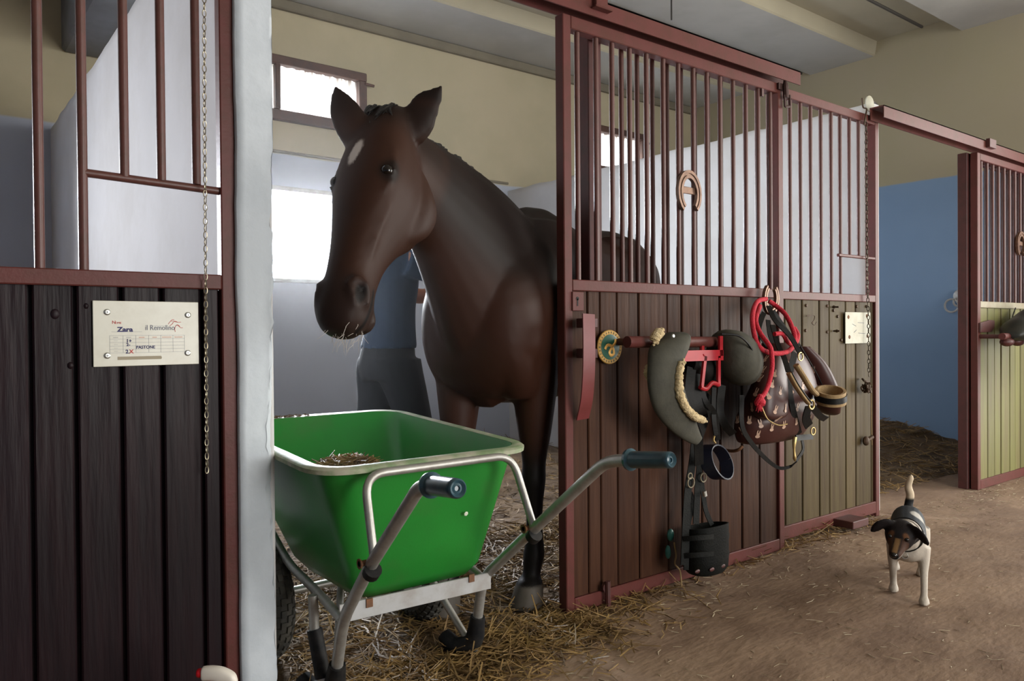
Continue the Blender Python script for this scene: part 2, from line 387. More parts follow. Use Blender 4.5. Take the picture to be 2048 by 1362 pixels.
# --- partition walls between the stalls
def rough_wall(name, x0, x1, y0, y1, z1, m_, chip=False):
    """plaster partition, uneven top, front end optionally chipped on its right arris"""
    mb = MB(); NY, NZ = (44, 60) if not chip else (6, 190)
    ys = [y0+(y1-y0)*j/NY for j in range(NY+1)]; zs_ = [-0.05+(z1+0.05)*k/NZ for k in range(NZ+1)]
    def top(y): return z1+0.012*vnoise(y, 3.1, 0, 4.0)-0.004
    def zz(k, y): return zs_[k]+(top(y)-z1)*(k/NZ)**4
    def side(x, sgn):
        return [[(x+0.004*vnoise(y*2, z*2, x, 2.0)*sgn, y, zz(k, y)) for k, z in enumerate(zs_)] for y in ys]
    def chipf(z):
        b = 0.022*max(0.0, 1-abs(z-0.62)/0.38) if chip else 0
        if not chip or z > 1.55: return 0.0
        return b+0.016*abs(vnoise(z*7, 0.3, 0, 1.0, 4))+0.010*abs(vnoise(z*33, 0.9))
    Lf = side(x0, 1); Rf = side(x1, 1)
    for k in range(NZ+1):
        z = zs_[k]; c = chipf(z)
        x, y, w_ = Rf[0][k]; Rf[0][k] = (x1-c, y0+0.002, w_)
    def addgrid(g):
        n = len(g[0]); vs = [p for r_ in g for p in r_]
        mb.add(vs, [(j*n+k, j*n+k+1, (j+1)*n+k+1, (j+1)*n+k) for j in range(len(g)-1) for k in range(n-1)])
    addgrid(Lf); addgrid(Rf)
    front = []
    for k in range(NZ+1):
        a = Vector(Lf[0][k]); b = Vector(Rf[0][k]); front.append([tuple(a.lerp(b, t)+Vector((0, 0.0 if t < 0.8 else 0.004*abs(vnoise(zs_[k]*12, t))*(1 if chip else 0), 0))) for t in (0, .25, .5, .7, .82, .92, 1)])
    addgrid(front)
    addgrid([[tuple(Vector(Lf[j][NZ]).lerp(Vector(Rf[j][NZ]), t)+Vector((0, 0, 0.012*math.sin(math.pi*t)))) for t in (0, .25, .5, .75, 1)] for j in range(NY+1)])
    o = mb.build(name, m_, None, smooth=50); o['kind'] = 'structure'
    bpy.context.view_layer.update()
    me = o.data; bm = bmesh.new(); bm.from_mesh(me); bmesh.ops.remove_doubles(bm, verts=bm.verts, dist=0.0005); bmesh.ops.recalc_face_normals(bm, faces=bm.faces); bm.to_mesh(me); bm.free()
    return o
rough_wall('wall_partition_1', 0.705, 0.800, 0.0, 3.56, 2.36, M_WHITE)
# the wall end that carries the door frame, up to the ceiling
rough_wall('wall_pillar_1', 0.700, 0.801, -0.012, 0.12, 3.6, M_POST, chip=True)
rough_wall('wall_partition_2', 4.345, 4.44, 0.125, 3.56, 2.35, M_WHITE)

# --- windows in the back wall
M_PANE = bpy.data.materials.new('weathered_translucent_sheet'); M_PANE.use_nodes = True
nt = M_PANE.node_tree; nt.nodes.clear()
o_ = nt.nodes.new('ShaderNodeOutputMaterial'); tr = nt.nodes.new('ShaderNodeBsdfTranslucent'); tp = nt.nodes.new('ShaderNodeBsdfTransparent'); mx = nt.nodes.new('ShaderNodeMixShader')
geo = nt.nodes.new('ShaderNodeNewGeometry'); mp = nt.nodes.new('ShaderNodeMapping'); mp.inputs['Scale'].default_value = (14, 1, 1.2); nz = nt.nodes.new('ShaderNodeTexNoise'); nz.inputs['Scale'].default_value = 2.2
sp = nt.nodes.new('ShaderNodeSeparateXYZ'); mr = nt.nodes.new('ShaderNodeMapRange'); mr.inputs['From Min'].default_value = 2.85; mr.inputs['From Max'].default_value = 3.14
mm = nt.nodes.new('ShaderNodeMath'); mm.operation = 'MULTIPLY'; cm = nt.nodes.new('ShaderNodeMix'); cm.data_type = 'RGBA'
cm.inputs[6].default_value = (0.55, 0.54, 0.51, 1); cm.inputs[7].default_value = (0.030, 0.016, 0.007, 1)
L = nt.links; L.new(geo.outputs['Position'], mp.inputs[0]); L.new(mp.outputs[0], nz.inputs['Vector']); L.new(geo.outputs['Position'], sp.inputs[0]); L.new(sp.outputs['Z'], mr.inputs['Value'])
mm2 = nt.nodes.new('ShaderNodeMath'); mm2.operation = 'MULTIPLY'; mm2.inputs[1].default_value = 2.1
L.new(nz.outputs['Fac'], mm.inputs[0]); L.new(mr.outputs[0], mm.inputs[1]); L.new(mm.outputs[0], mm2.inputs[0]); L.new(mm2.outputs[0], cm.inputs['Factor']); L.new(cm.outputs[2], tr.inputs[0])
mx.inputs[0].default_value = 0.0; L.new(tr.outputs[0], mx.inputs[1]); L.new(tp.outputs[0], mx.inputs[2]); L.new(mx.outputs[0], o_.inputs[0])
M_WINFR = mat('dark_rusty_window_frame', (0.10, 0.045, 0.03), 0.6, col2=(0.05, 0.03, 0.025), nscale=9)
def hopper(n, dx, name):
    e = bpy.data.objects.new(name, None); COL.objects.link(e); e.location = (2.48+dx, 3.54, 2.66); e['kind'] = 'structure'
    x0, x1, z0, z1 = 2.06+dx, 2.90+dx, 2.66, 3.13; y0, y1 = 3.49, 3.58; t = 0.066
    for b in ((x0, x1, z1-t, z1), (x0, x1, z0-0.012, z0+t), (x1-t, x1, z0+t, z1-t), (x0, x0+0.03, z0+t, z1-t), (2.15+dx, 2.19+dx, z0+t, z1-t)):
        MB().box(b[0], b[1], y0, y1, b[2], b[3]).build('window_frame', M_WINFR, e, bevel=0.006)
    MB().tube([(x1-0.02, 3.49, z1-0.085), (x1+0.06, 3.49, z1-0.09)], 0.012, 8).build('latch_rod', M_WINFR, e)
    mb = MB(); n_ = 44; a = x0+0.02; b = x1-0.02
    for i in range(n_+1):
        x = a+(b-a)*i/n_; y = 3.545+0.012*math.sin(i*math.pi/2.2)
        mb.v += [(x, y, z0+0.02), (x, y, z1-0.02)]
    for i in range(n_): mb.f.append((2*i, 2*i+2, 2*i+3, 2*i+1)); mb.mi.append(0)
    mb.build('pane', M_PANE, e, smooth=True)
hopper(1, -3.40, 'window_1'); hopper(2, 0.0, 'window_2'); hopper(3, 3.27, 'window_3')
def lowwin(name, dx):
    e = bpy.data.objects.new(name, None); COL.objects.link(e); e.location = (2.35+dx, 3.54, 1.46); e['kind'] = 'structure'
    x0, x1, z0, z1 = 1.90+dx, 2.80+dx, 1.46, 2.16; t = 0.035
    for b in ((x0, x1, z1-t, z1), (x0, x1, z0-0.02, z0+0.012), (x1-t, x1, z0, z1), (x0, x0+t, z0, z1)):
        MB().box(b[0], b[1], 3.51, 3.56, b[2], b[3]).build('window_frame', M_STEELFLAT, e, bevel=0.004)
lowwin('window_4', -3.40); lowwin('window_5', 0.0); lowwin('window_6', 3.27)

# ================================================================ STALL FRONTS
def plank(parent, x0, x1, y, z0, z1, m_, th=0.022, gap=0.0035):
    g = gap; dy = random.uniform(-0.002, 0.002)
    mb = MB(); b = 0.004
    # board with chamfered face edges, about 20 triangles
    prof = [(x0+g, y+th), (x0+g, y+dy+b), (x0+g+b, y+dy), (x1-g-b, y+dy), (x1-g, y+dy+b), (x1-g, y+th)]
    mb.prism([(x, yy, z0) for x, yy in prof], (0, 0, 1), z1-z0)
    return mb.build('plank', m_, parent)
BARMESH = {}
def bar(parent, x, y, z0, z1, r, m_, seg=10):
    key = (round(z1-z0, 3), round(r, 4), m_.name)
    if key not in BARMESH:
        BARMESH[key] = MB().tube([(0, 0, 0), (0, 0, z1-z0)], r, seg).mesh('bar', m_, (0, 0, 0), True)
    o = bpy.data.objects.new('bar', BARMESH[key]); COL.objects.link(o); o.parent = parent
    o.location = Vector((x, y, z0))-wloc(parent)
    return o
def member(parent, name, m_, *b, bevel=0.003):
    return MB().box(*b).build(name, m_, parent, bevel=bevel)
def X(u, Y=0.0, v=660): return at(u, v, Y).x
def Z(u, v, Y=0.0): return at(u, v, Y).z

# ---- 1: closed stall door on the left
YL = 0.005
d1 = thing('stall_door', (0.2, YL, 0.0), 'dark plank stall door with red frame, closed, left of the white wall end', 'stall door')
xl0 = -0.75; xl1 = 0.700
member(d1, 'stile', M_FRAME, 0.662, xl1, YL, YL+0.04, 0.0, 3.0); member(d1, 'stile', M_FRAME, xl0, xl0+0.04, YL, YL+0.04, 0.0, 3.0)
member(d1, 'rail', M_FRAME, xl0+0.04, 0.662, YL, YL+0.04, 1.172, 1.212); member(d1, 'rail', M_FRAME, xl0+0.04, 0.662, YL, YL+0.04, 0.0, 0.05)
member(d1, 'rail', M_FRAME, xl0+0.04, 0.662, YL, YL+0.04, 2.96, 3.0)
seams = [X(u, YL+0.014, 800) for u in (62, 152, 244, 325, 406)]
edges = [xl0+0.04]
while edges[-1] < seams[0]-0.16: edges.append(edges[-1]+0.098)
edges += seams+[0.662]
for a, b in zip(edges[:-1], edges[1:]): plank(d1, a, b, YL+0.014, 0.05, 1.172, M_WOODDK, gap=0.005)
member(d1, 'backing', M_WOODDK, xl0+0.04, 0.662, YL+0.037, YL+0.045, 0.05, 1.172, bevel=0)
for u, v, s_ in ((110, 628, .010), (141, 731, .007), (172, 612, .006)):
    p = at(u, v, YL+.013); MB().ball(p, s_, .004, s_*1.25, 10, 6).build('knot', M_WOODDK, d1, smooth=True)
bx = [X(u, YL+0.02, 200) for u in (75, 163, 247, 321, 391)]
k = bx[0]-0.092
while k > xl0+0.06: bar(d1, k, YL+0.02, 1.212, 2.96, 0.0115, M_BAR); k -= 0.092
for i, x in enumerate(bx): bar(d1, x, YL+0.02, 1.212 if i < 2 else 1.452, 2.96, 0.0115, M_BAR)
MB().tube([(bx[1], YL+0.02, 1.452), (0.665, YL+0.02, 1.440)], 0.0105, 10).build('crossbar', M_BAR, d1, smooth=True)

# name card screwed to the door
def text_mesh(txt, size, loc, m_, parent, name, extrude=0.0006, bold=0.0, shear=0.0, xs=1.0, axes=None):
    """flat lettering as a mesh; axes = (right, up, normal) of the surface it lies on"""
    cu = bpy.data.curves.new('t', 'FONT'); cu.body = txt; cu.size = size; cu.extrude = extrude; cu.offset = bold; cu.shear = shear; cu.resolution_u = 3
    t = bpy.data.objects.new('t', cu); COL.objects.link(t); bpy.context.view_layer.update()
    me = bpy.data.meshes.new_from_object(t.evaluated_get(bpy.context.evaluated_depsgraph_get())); bpy.data.objects.remove(t, do_unlink=True)
    r_, u_, n_ = axes or (Vector((1, 0, 0)), Vector((0, 0, 1)), Vector((0, -1, 0)))
    o0 = Vector(loc)-wloc(parent)
    for v in me.vertices: v.co = o0 + r_*(v.co.x*xs) + u_*v.co.y + n_*v.co.z
    me.materials.clear(); me.materials.append(m_)
    o = bpy.data.objects.new(name, me); COL.objects.link(o); o.parent = parent; return o
M_CARD = mat('yellowed_card', (0.62, 0.60, 0.50), 0.35, col2=(0.50, 0.46, 0.36), nscale=9, namt=0.5, coat=0.3)
M_INKB = mat('blue_marker', (0.015, 0.012, 0.11), 0.6); M_INKR = mat('red_print', (0.55, 0.06, 0.05), 0.6)
M_INKG = mat('grey_print', (0.16, 0.17, 0.22), 0.6); M_INKO = mat('orange_print', (0.60, 0.20, 0.10), 0.6); M_INKN = mat('brown_stain', (0.34, 0.29, 0.20), 0.6)
YC = YL+0.004
card = thing('name_card', (0.475, YC, 0.972), 'cream name card reading Zara, screwed to the left stall door', 'name card')
cx0, cx1, cz0, cz1 = 0.3505, 0.6010, 0.9730, 1.1370
MB().box(cx0, cx1, YC, YC+0.004, cz0, cz1).build('card', M_CARD, card, bevel=0.001)
CW, CH = cx1-cx0, cz1-cz0
def cp(px, py, dy=0.0): return Vector((cx0+CW*(px-112)/1612, YC-0.0004-dy, cz1-CH*(py-170)/985))   # in the card's own layout units
for px, py in ((318, 340), (1550, 375), (312, 990), (1540, 975)):
    s_ = MB().lathe([(0.0078, 0), (0.0078, 0.0012), (0.006, 0.0028), (0.004, 0.003)], cp(px, py), (0, -1, 0), 16).build('screw', M_SCREW, card, smooth=True)
    c = cp(px, py, 0.0031)
    MB().box(c.x-0.0034, c.x+0.0034, c.y-0.0003, c.y, c.z-0.0006, c.z+0.0006).box(c.x-0.0006, c.x+0.0006, c.y-0.0003, c.y, c.z-0.0034, c.z+0.0034).build('slot', M_BLACK, s_)
ls = CH/985
text_mesh('N', 62*ls*1.1, cp(385, 515), M_INKR, card, 'lettering'); text_mesh('OME', 36*ls*1.15, cp(432, 515), M_INKR, card, 'lettering')
text_mesh('Zara', 98*ls, cp(462, 632), M_INKB, card, 'lettering', bold=0.0006, xs=1.15)
text_mesh('il Remolino', 112*ls, cp(876, 610), M_INKG, card, 'lettering', xs=0.84)
text_mesh('1+', 72*ls, cp(590, 797), M_INKB, card, 'lettering', bold=0.0003); text_mesh('2-', 66*ls, cp(592, 852), M_INKB, card, 'lettering', bold=0.0003)
text_mesh('2.', 80*ls, cp(580, 963), M_INKB, card, 'lettering', bold=0.0003); text_mesh('X', 82*ls, cp(635, 963), M_INKR, card, 'lettering', bold=0.0003)
text_mesh('PASTONE', 62*ls, cp(738, 893), M_INKB, card, 'lettering', bold=0.0002)
mb = MB()
def hline(x0, x1, y): a = cp(x0, y); b = cp(x1, y); mb.box(a.x, b.x, a.y, a.y+0.0003, a.z-0.00022, a.z+0.00022)
def vline(x, y0, y1): a = cp(x, y0); b = cp(x, y1); mb.box(a.x-0.00022, a.x+0.00022, a.y, a.y+0.0003, b.z, a.z)
hline(375, 830, 635)
for y in (692, 745, 798, 850, 900, 953): hline(350, 1490, y)
for x in (350, 545, 735, 930, 1115, 1307, 1490): vline(x, 692, 953)
hline(1000, 1230, 545)
for x, y in ((398, 720), (590, 720)):
    hline(x, x+75, y-4); hline(x, x+75, y+6)
for y in (772, 828, 880, 930): hline(410, 468, y)
mb.build('printed_table', M_INKG, card)
mb = MB()
for x, w_ in ((780, 85), (985, 70), (1135, 150), (1330, 130)):
    for dy in (-6, 0, 6): hline(x, x+w_, 722+dy)
mb.build('printed_headings', M_INKO, card)
# the galloping-horse stroke above the stable's name
mb = MB()
for pl in ([(1235, 520), (1275, 470), (1300, 452), (1330, 450)], [(1255, 548), (1300, 515), (1325, 482), (1390, 490), (1440, 487)], [(1280, 475), (1330, 470), (1385, 488)], [(1345, 640), (1338, 600), (1348, 560), (1370, 535), (1400, 548), (1430, 575), (1465, 575)], [(1350, 550), (1380, 530), (1420, 555)]):
    p_ = smooth_path([cp(x, y, 0.0002) for x, y in pl], 5); mb.ribbon(p_, 0.0011, 0.0004, (0.6, 0, 0.8))
mb.build('horse_stroke', M_INKR, card)
a = cp(460, 1010); b = cp(1120, 1060)
MB().box(a.x, b.x, a.y, a.y+0.0003, b.z, a.z).box(b.x, b.x+0.0012, a.y, a.y+0.0003, b.z+0.001, a.z-0.002).build('stain', M_INKN, card)

# chains: every link an object that shares one mesh
def link_mesh(name, L_, W_, r, m_):
    pts = []
    for k in range(14):
        t = 2*math.pi*k/14; x = math.cos(t)*(W_/2-r); z = math.sin(t)*(L_/2-r); pts.append((x, 0, z))
    return MB().tube(pts, r, 5, closed=True).mesh(name, m_, (0, 0, 0), True)
def chain(label, pts, L_, W_, r, m_, group=None):
    P = [Vector(p) for p in pts]
    t = thing('hanging_chain', P[-1], label, 'chain', group); me = link_mesh('link', L_, W_, r, m_)
    seg = [(P[i+1]-P[i]).length for i in range(len(P)-1)]; tot = sum(seg); step = L_-2.3*r; n = int(tot/step)
    for k in range(n):
        d = k*step; i = 0
        while i < len(seg)-1 and d > seg[i]: d -= seg[i]; i += 1
        dirn = (P[i+1]-P[i]).normalized(); p = P[i]+dirn*d
        o = bpy.data.objects.new('link', me); COL.objects.link(o); o.parent = t; o.location = p-P[-1]
        q = Vector((0, 0, -1)).rotation_difference(dirn)
        o.rotation_euler = (q.to_matrix() @ Matrix.Rotation(R(12 if k % 2 == 0 else 96)+random.uniform(-.15, .15), 3, 'Z')).to_euler()
    return t
cxl = [at(408, -140, -0.012), at(409, 200, -0.012), at(411, 500, -0.012), at(412, 720, -0.012), at(414, 962, -0.012)]
chain('thin steel chain hanging beside the cream name card', cxl, 0.0215, 0.0125, 0.0014, M_CHAIN)

# ---- 2: fixed front of the middle stall, mostly behind the sliding door
YF = 0.060
px0, px1 = X(1164, 0.1, 400), X(1757, YF, 225)
p2 = thing('stall_front_panel', ((px0+px1)/2, YF, 0.0), 'fixed plank and bar stall front behind the open sliding door', 'stall front')
W1 = 0.038
member(p2, 'post', M_FRAMEDK, px0, px0+0.07, YF, YF+0.06, 0.0, 2.23)
member(p2, 'post', M_FRAME, px1-W1, px1, YF, YF+0.06, 0.0, 2.24)
member(p2, 'rail', M_FRAME, px0+0.07, px1-W1, YF, YF+0.04, 2.195, 2.24); member(p2, 'rail', M_FRAME, px0+0.07, px1-W1, YF, YF+0.04, 1.203, 1.243)
member(p2, 'rail', M_FRAME, px0+0.07, px1-W1, YF, YF+0.04, 0.02, 0.085)
se = [X(u, YF+0.012, 640) for u in (1604, 1638, 1658, 1691, 1711, 1742)]
edges = [px0+0.07]
while edges[-1] < X(1575, YF)-0.2: edges.append(edges[-1]+0.112)
edges += [X(1574, YF)]+se+[px1-W1]
for a, b in zip(edges[:-1], edges[1:]): plank(p2, a, b, YF+0.012, 0.085, 1.203, M_WOODLT if a > 3.1 else M_WOOD, gap=0.0045)
member(p2, 'backing', M_WOODDK, px0+0.07, px1-W1, YF+0.036, YF+0.042, 0.085, 1.203, bevel=0)
vis = [X(u, YF+0.02, 400) for u in (1580, 1600.7, 1621, 1641.6, 1662, 1680)]
stp = vis[1]-vis[0]; xx = vis[0]-stp
while xx > px0+0.12: vis.append(xx); xx -= stp
for x in vis: bar(p2, x, YF+0.02, 1.243, 2.195, 0.0105, M_BAR)
for u in (1698.5, 1717): bar(p2, X(u, YF+0.02, 400), YF+0.02, 1.455, 2.195, 0.0105, M_BAR)
member(p2, 'hatch_rod', M_FRAME, X(1679, YF), px1-W1, YF, YF+0.016, 1.440, 1.456)
member(p2, 'door_stop', M_FRAMEDK, X(1681, 0.02, 1030), X(1712, 0.02, 1030), -0.05, YF, 0.02, 0.058)

# ---- sliding door of the middle stall
dx0, dx1 = 1.892, X(1568, 0.0, 700)
d2 = thing('sliding_door', ((dx0+dx1)/2, 0.0, 0.0), 'open sliding stall door of brown planks with red bars and tack hung on it', 'sliding door')
SW = 0.040
member(d2, 'stile', M_FRAME, dx0, dx0+SW, 0, 0.045, 0.005, 2.218); member(d2, 'stile', M_FRAME, dx1-SW, dx1, 0, 0.045, 0.005, 2.218)
member(d2, 'rail', M_FRAME, dx0+SW, dx1-SW, 0, 0.045, 2.170, 2.218); member(d2, 'rail', M_FRAME, dx0+SW, dx1-SW, 0, 0.045, 1.203, 1.245)
member(d2, 'rail', M_FRAME, dx0+SW, dx1-SW, 0, 0.045, 0.005, 0.060)
edges = [dx0+SW]+[X(u, 0.012, 620) for u in (1175, 1200, 1234, 1277, 1334, 1364, 1403, 1440, 1483, 1518)]+[dx1-SW]
for i, (a, b) in enumerate(zip(edges[:-1], edges[1:])): plank(d2, a, b, 0.012, 0.060, 1.203, M_WOOD, gap=0.0045 if i > 4 else 0.002)
member(d2, 'backing', M_WOODDK, dx0+SW, dx1-SW, 0.036, 0.042, 0.060, 1.203, bevel=0)
bars2 = [X(u, 0.02, 400) for u in (1155.5, 1193, 1225, 1260, 1293.5, 1327, 1357, 1387, 1414, 1440.5, 1466.5, 1492, 1516.5, 1540.5)]
for x in bars2: bar(d2, x, 0.02, 1.245, 2.170, 0.0105, M_BAR)
def horseshoe(parent, c, w_, h_, open_up, name='horseshoe', m_=None, depth=0.016, bar_=False, tilt=0.0, yy=-0.008):
    """U-shaped iron with a fuller groove; c = centre"""
    mb = MB(); n = 18; out = []; inn = []
    for k in range(n+1):
        t = R(-52)+(math.pi+2*R(52))*k/n
        s_ = 1.0
        out.append(Vector((math.cos(t)*w_/2, 0, math.sin(t)*h_/2))); 
        wd = 0.19*w_+0.035*w_*math.sin(max(0, min(math.pi, t)))
        inn.append(Vector((math.cos(t)*(w_/2-wd), 0, math.sin(t)*(h_/2-wd))))
    if open_up: out = [Vector((p.x, 0, -p.z)) for p in out]; inn = [Vector((p.x, 0, -p.z)) for p in inn]
    rot = Matrix.Rotation(tilt, 3, 'Y'); out = [rot @ p for p in out]; inn = [rot @ p for p in inn]
    c = Vector(c); vs = []
    for a, b in zip(out, inn):
        m1 = a.lerp(b, .38); m2 = a.lerp(b, .62)
        for p, dy in ((a, 0), (m1, 0), (m1, 0.004), (m2, 0.004), (m2, 0), (b, 0), (b, depth), (a, depth)): vs.append(c+p+Vector((0, yy+dy, 0)))
    fs = []
    for i in range(n):
        for k in range(8): fs.append((i*8+k, i*8+(k+1) % 8, (i+1)*8+(k+1) % 8, (i+1)*8+k))
    fs.append(tuple(range(7, -1, -1))); fs.append(tuple(n*8+k for k in range(8)))
    mb.add(vs, fs)
    o = mb.build(name, m_ or M_HSHOE, parent, smooth=30)
    if bar_: MB().box(c.x-w_*0.34, c.x+w_*0.30, c.y+0.0, c.y+0.006, c.z-0.004, c.z+0.026).build('crossplate', m_ or M_HSHOE, o, bevel=0.002)
    return o
M_HSHOE = mat('worn_iron_shoe', (0.20, 0.115, 0.075), 0.4, 0.55, col2=(0.10, 0.05, 0.035), nscale=30, bump=0.1)
hc = at(1377, 386, 0.0)
horseshoe(d2, hc, 0.150, 0.190, False, bar_=True, tilt=R(-4), yy=-0.010)
hk = at(1533, 598, -0.02)
horseshoe(d2, hk, 0.115, 0.150, True, yy=-0.03, tilt=R(4))
# lock plate, pull handle, emblem
a = at(1143, 583); b = at(1166, 622)
lp = MB().box(a.x, b.x, -0.006, 0.0, b.z, a.z).build('lock_plate', M_FRAME, d2, bevel=0.002)
kc = at(1155, 597, -0.006); MB().lathe([(0.007, 0), (0.007, 0.001)], kc, (0, -1, 0), 12).box(kc.x-0.003, kc.x+0.003, kc.y-0.001, kc.y, kc.z-0.028, kc.z).build('keyhole', M_BLACK, lp)
M_HANDLE = mat('bright_oxide_red_paint', (0.21, 0.045, 0.045), 0.4, col2=(0.16, 0.035, 0.03), nscale=10, bump=0.05)
p_ = smooth_path([at(1177, 628, -0.075), at(1178, 690, -0.085), at(1177, 750, -0.08), at(1173, 800, -0.06), at(1165, 838, -0.022)], 6)
MB().ribbon(p_, [0.052]*len(p_), 0.006, (1, -0.15, 0)).build('pull_handle', M_HANDLE, d2, smooth=30)
for v in (645, 705):
    p = at(1160, v); MB().box(p.x-0.02, p.x+0.02, -0.075, 0.0, p.z-0.02, p.z+0.015).build('handle_bracket', M_FRAMEDK, d2, bevel=0.002)
M_EMB = mat('emblem_green_enamel', (0.012, 0.085, 0.05), 0.3, coat=0.4); M_GOLD = mat('emblem_gold', (0.42, 0.24, 0.06), 0.4, 0.4)
ec = at(1218, 694, -0.002); er = 0.066
em = MB().lathe([(er, 0), (er, 0.004), (er*0.96, 0.006), (er*0.72, 0.0065)], ec, (0, -1, 0), 32).build('emblem', M_GOLD, d2, smooth=25, label='round green and gold emblem plate')
MB().lathe([(er*0.74, 0.006), (er*0.74, 0.0075), (er*0.70, 0.008)], ec, (0, -1, 0), 32).build('green_disc', M_EMB, em, smooth=25)
mb = MB(); q = lambda x, y: ec+Vector((x*er, -0.0088, y*er))
mb.tube(smooth_path([q(-.45, -.12), q(-.28, .10), q(.02, .08), q(.20, -.10), q(.26, -.38), q(.02, -.48), q(-.08, -.28), q(.14, .02), q(.36, .22), q(.42, .46)], 6), er*0.085, 7, flat=0.35, up=(0, 1, 0))
mb.build('gold_scroll', mat('emblem_bright_gold', (0.75, 0.42, 0.10), 0.4, 0.3), em, smooth=True)
mb = MB()
for k in range(26):
    t = 2*math.pi*k/26; c = ec+Vector((math.cos(t)*er*0.85, -0.0068, math.sin(t)*er*0.85))
    rd = Vector((math.cos(t), 0, math.sin(t))); tg = Vector((-math.sin(t), 0, math.cos(t)))
    mb.obox(c, rd, tg, (0, 1, 0), er*0.055, er*random.uniform(0.02, 0.05), 0.0005)
mb.build('rim_marks', mat('emblem_dark', (0.10, 0.085, 0.03), 0.5), em)
# stop pin at the door's foot
p = at(1212, 1212, -0.01); MB().tube([(p.x, -0.02, 0.10), (p.x+0.002, -0.02, 0.0)], 0.011, 8).lathe([(0.02, 0), (0.02, 0.012)], (p.x, -0.004, 0.075), (0, -1, 0), 10).build('floor_bolt', M_FRAMEDK, d2, smooth=True)
# hanging brush-like stop and hook under the top rail
p = at(1526, 186, 0.0); MB().box(p.x-0.008, p.x+0.008, 0.0, 0.01, p.z-0.015, p.z+0.02).build('stop_tab', M_FRAMEDK, d2)
# latch at the top corner
mb = MB(); p = at(1570, 190, -0.012)
mb.tube([at(1570, 148, -0.02), at(1571, 172, -0.02)], [0.003, 0.013], 8).tube([at(1571, 172, -0.02), at(1572, 196, -0.02)], 0.014, 8)
mb.tube(fillet([at(1569, 190, -0.02), at(1570, 213, -0.02), at(1580, 213, -0.02), at(1579, 190, -0.02)], 0.008), 0.006, 7)
mb.box(p.x-0.05, p.x+0.03, -0.012, 0.0, p.z+0.02, p.z+0.05)
mb.build('latch', mat('dark_iron_latch', (0.05, 0.022, 0.018), 0.5, 0.4), d2, smooth=True)

# ---- running rails
def run_rail(label, x0, x1, z0, z1, y0=-0.03, y1=0.05):
    t = thing('door_track', ((x0+x1)/2, 0.0, z0), label, 'door track', 'sliding door tracks')
    MB().box(x0, x1, y0, y0+0.006, z0, z1).box(x0, x1, y0, y1, z1-0.006, z1).box(x0, x1, y1-0.006, y1, z0, z1).build('channel', M_FRAME, t)
    return t
t2 = run_rail('red steel door track running over the middle stall opening', 0.801, X(1601, -0.03, 150), 2.226, 2.292)
p = at(1208, 30, -0.04); MB().box(p.x-0.05, p.x+0.01, -0.052, -0.03, 2.255, 2.305).box(p.x-0.06, p.x+0.03, -0.06, -0.03, 2.25, 2.256).build('clip', M_FRAME, t2, bevel=0.002)
t3 = run_rail('red steel door track over the far stall doorway', X(1768, -0.03, 220), 7.0, 2.205, 2.272)
p = at(1978, 292, -0.03); MB().box(p.x-0.05, p.x+0.05, -0.055, -0.03, 2.225, 2.282).build('clip', M_FRAMEDK, t3, bevel=0.002)

M_RAILPALE = mat('pale_worn_paint', (0.30, 0.27, 0.18), 0.5, col2=(0.22, 0.16, 0.10), nscale=10)
# ---- 3: the far stall's sliding door and the front behind it
x30 = X(1955, 0.0, 310); x31 = 6.92
d3 = thing('sliding_door', ((x30+x31)/2, 0.0, 0.0), 'far sliding stall door with pale green lit planks, at the right edge', 'sliding door')
member(d3, 'stile', M_FRAME, x30, x30+0.045, 0, 0.045, 0.0, 2.195); member(d3, 'stile', M_FRAME, x31-0.04, x31, 0, 0.045, 0.0, 2.195)
member(d3, 'rail', M_FRAME, x30+0.045, x31-0.04, 0, 0.045, 2.15, 2.195); member(d3, 'rail', M_RAILPALE, x30+0.045, x31-0.04, 0, 0.045, 1.188, 1.230)
member(d3, 'rail', M_FRAME, x30+0.045, x31-0.04, 0, 0.045, 0.0, 0.06)
edges = [x30+0.045]+[X(u, 0.012, 700) for u in (1975, 1989, 2002, 2019, 2030, 2041)]
while edges[-1] < x31-0.2: edges.append(edges[-1]+0.115)
edges.append(x31-0.04)
for a, b in zip(edges[:-1], edges[1:]): plank(d3, a, b, 0.012, 0.06, 1.188, M_WOODGR, gap=0.005)
member(d3, 'backing', M_WOODDK, x30+0.045, x31-0.04, 0.036, 0.042, 0.06, 1.188, bevel=0)
for i in range(14): bar(d3, x30+0.10+i*0.094, 0.02, 1.230, 2.15, 0.0105, M_BAR)
horseshoe(d3, at(2041, 490, 0.0), 0.15, 0.19, False, bar_=True, yy=-0.01)
p = at(1968, 655, -0.01)
MB().prism([(x30+0.01, -0.012, p.z-0.03), (x30+0.19, -0.012, p.z-0.03), (x30+0.235, -0.012, p.z+0.005), (x30+0.235, -0.012, p.z+0.045), (x30+0.17, -0.012, p.z+0.05), (x30+0.01, -0.012, p.z+0.03)], (0, 1, 0), 0.012).build('latch_plate', M_FRAMEDK, d3)
p3 = thing('stall_front_panel', (6.2, 0.06, 0.0), 'fixed red post and bars behind the far sliding door', 'stall front')
member(p3, 'post', M_FRAMEDK, x30-0.02, x30+0.05, 0.055, 0.115, 0.0, 2.2); member(p3, 'rail', M_FRAMEDK, x30+0.05, 6.99, 0.06, 0.1, 2.15, 2.2); member(p3, 'rail', M_FRAMEDK, x30+0.05, 6.99, 0.06, 0.1, 1.19, 1.23)
for i in range(14): bar(p3, x30+0.145+i*0.094, 0.08, 1.23, 2.15, 0.0105, M_BAR)
member(p3, 'boards', M_WOOD, x30+0.05, 6.99, 0.066, 0.09, 0.0, 1.19)

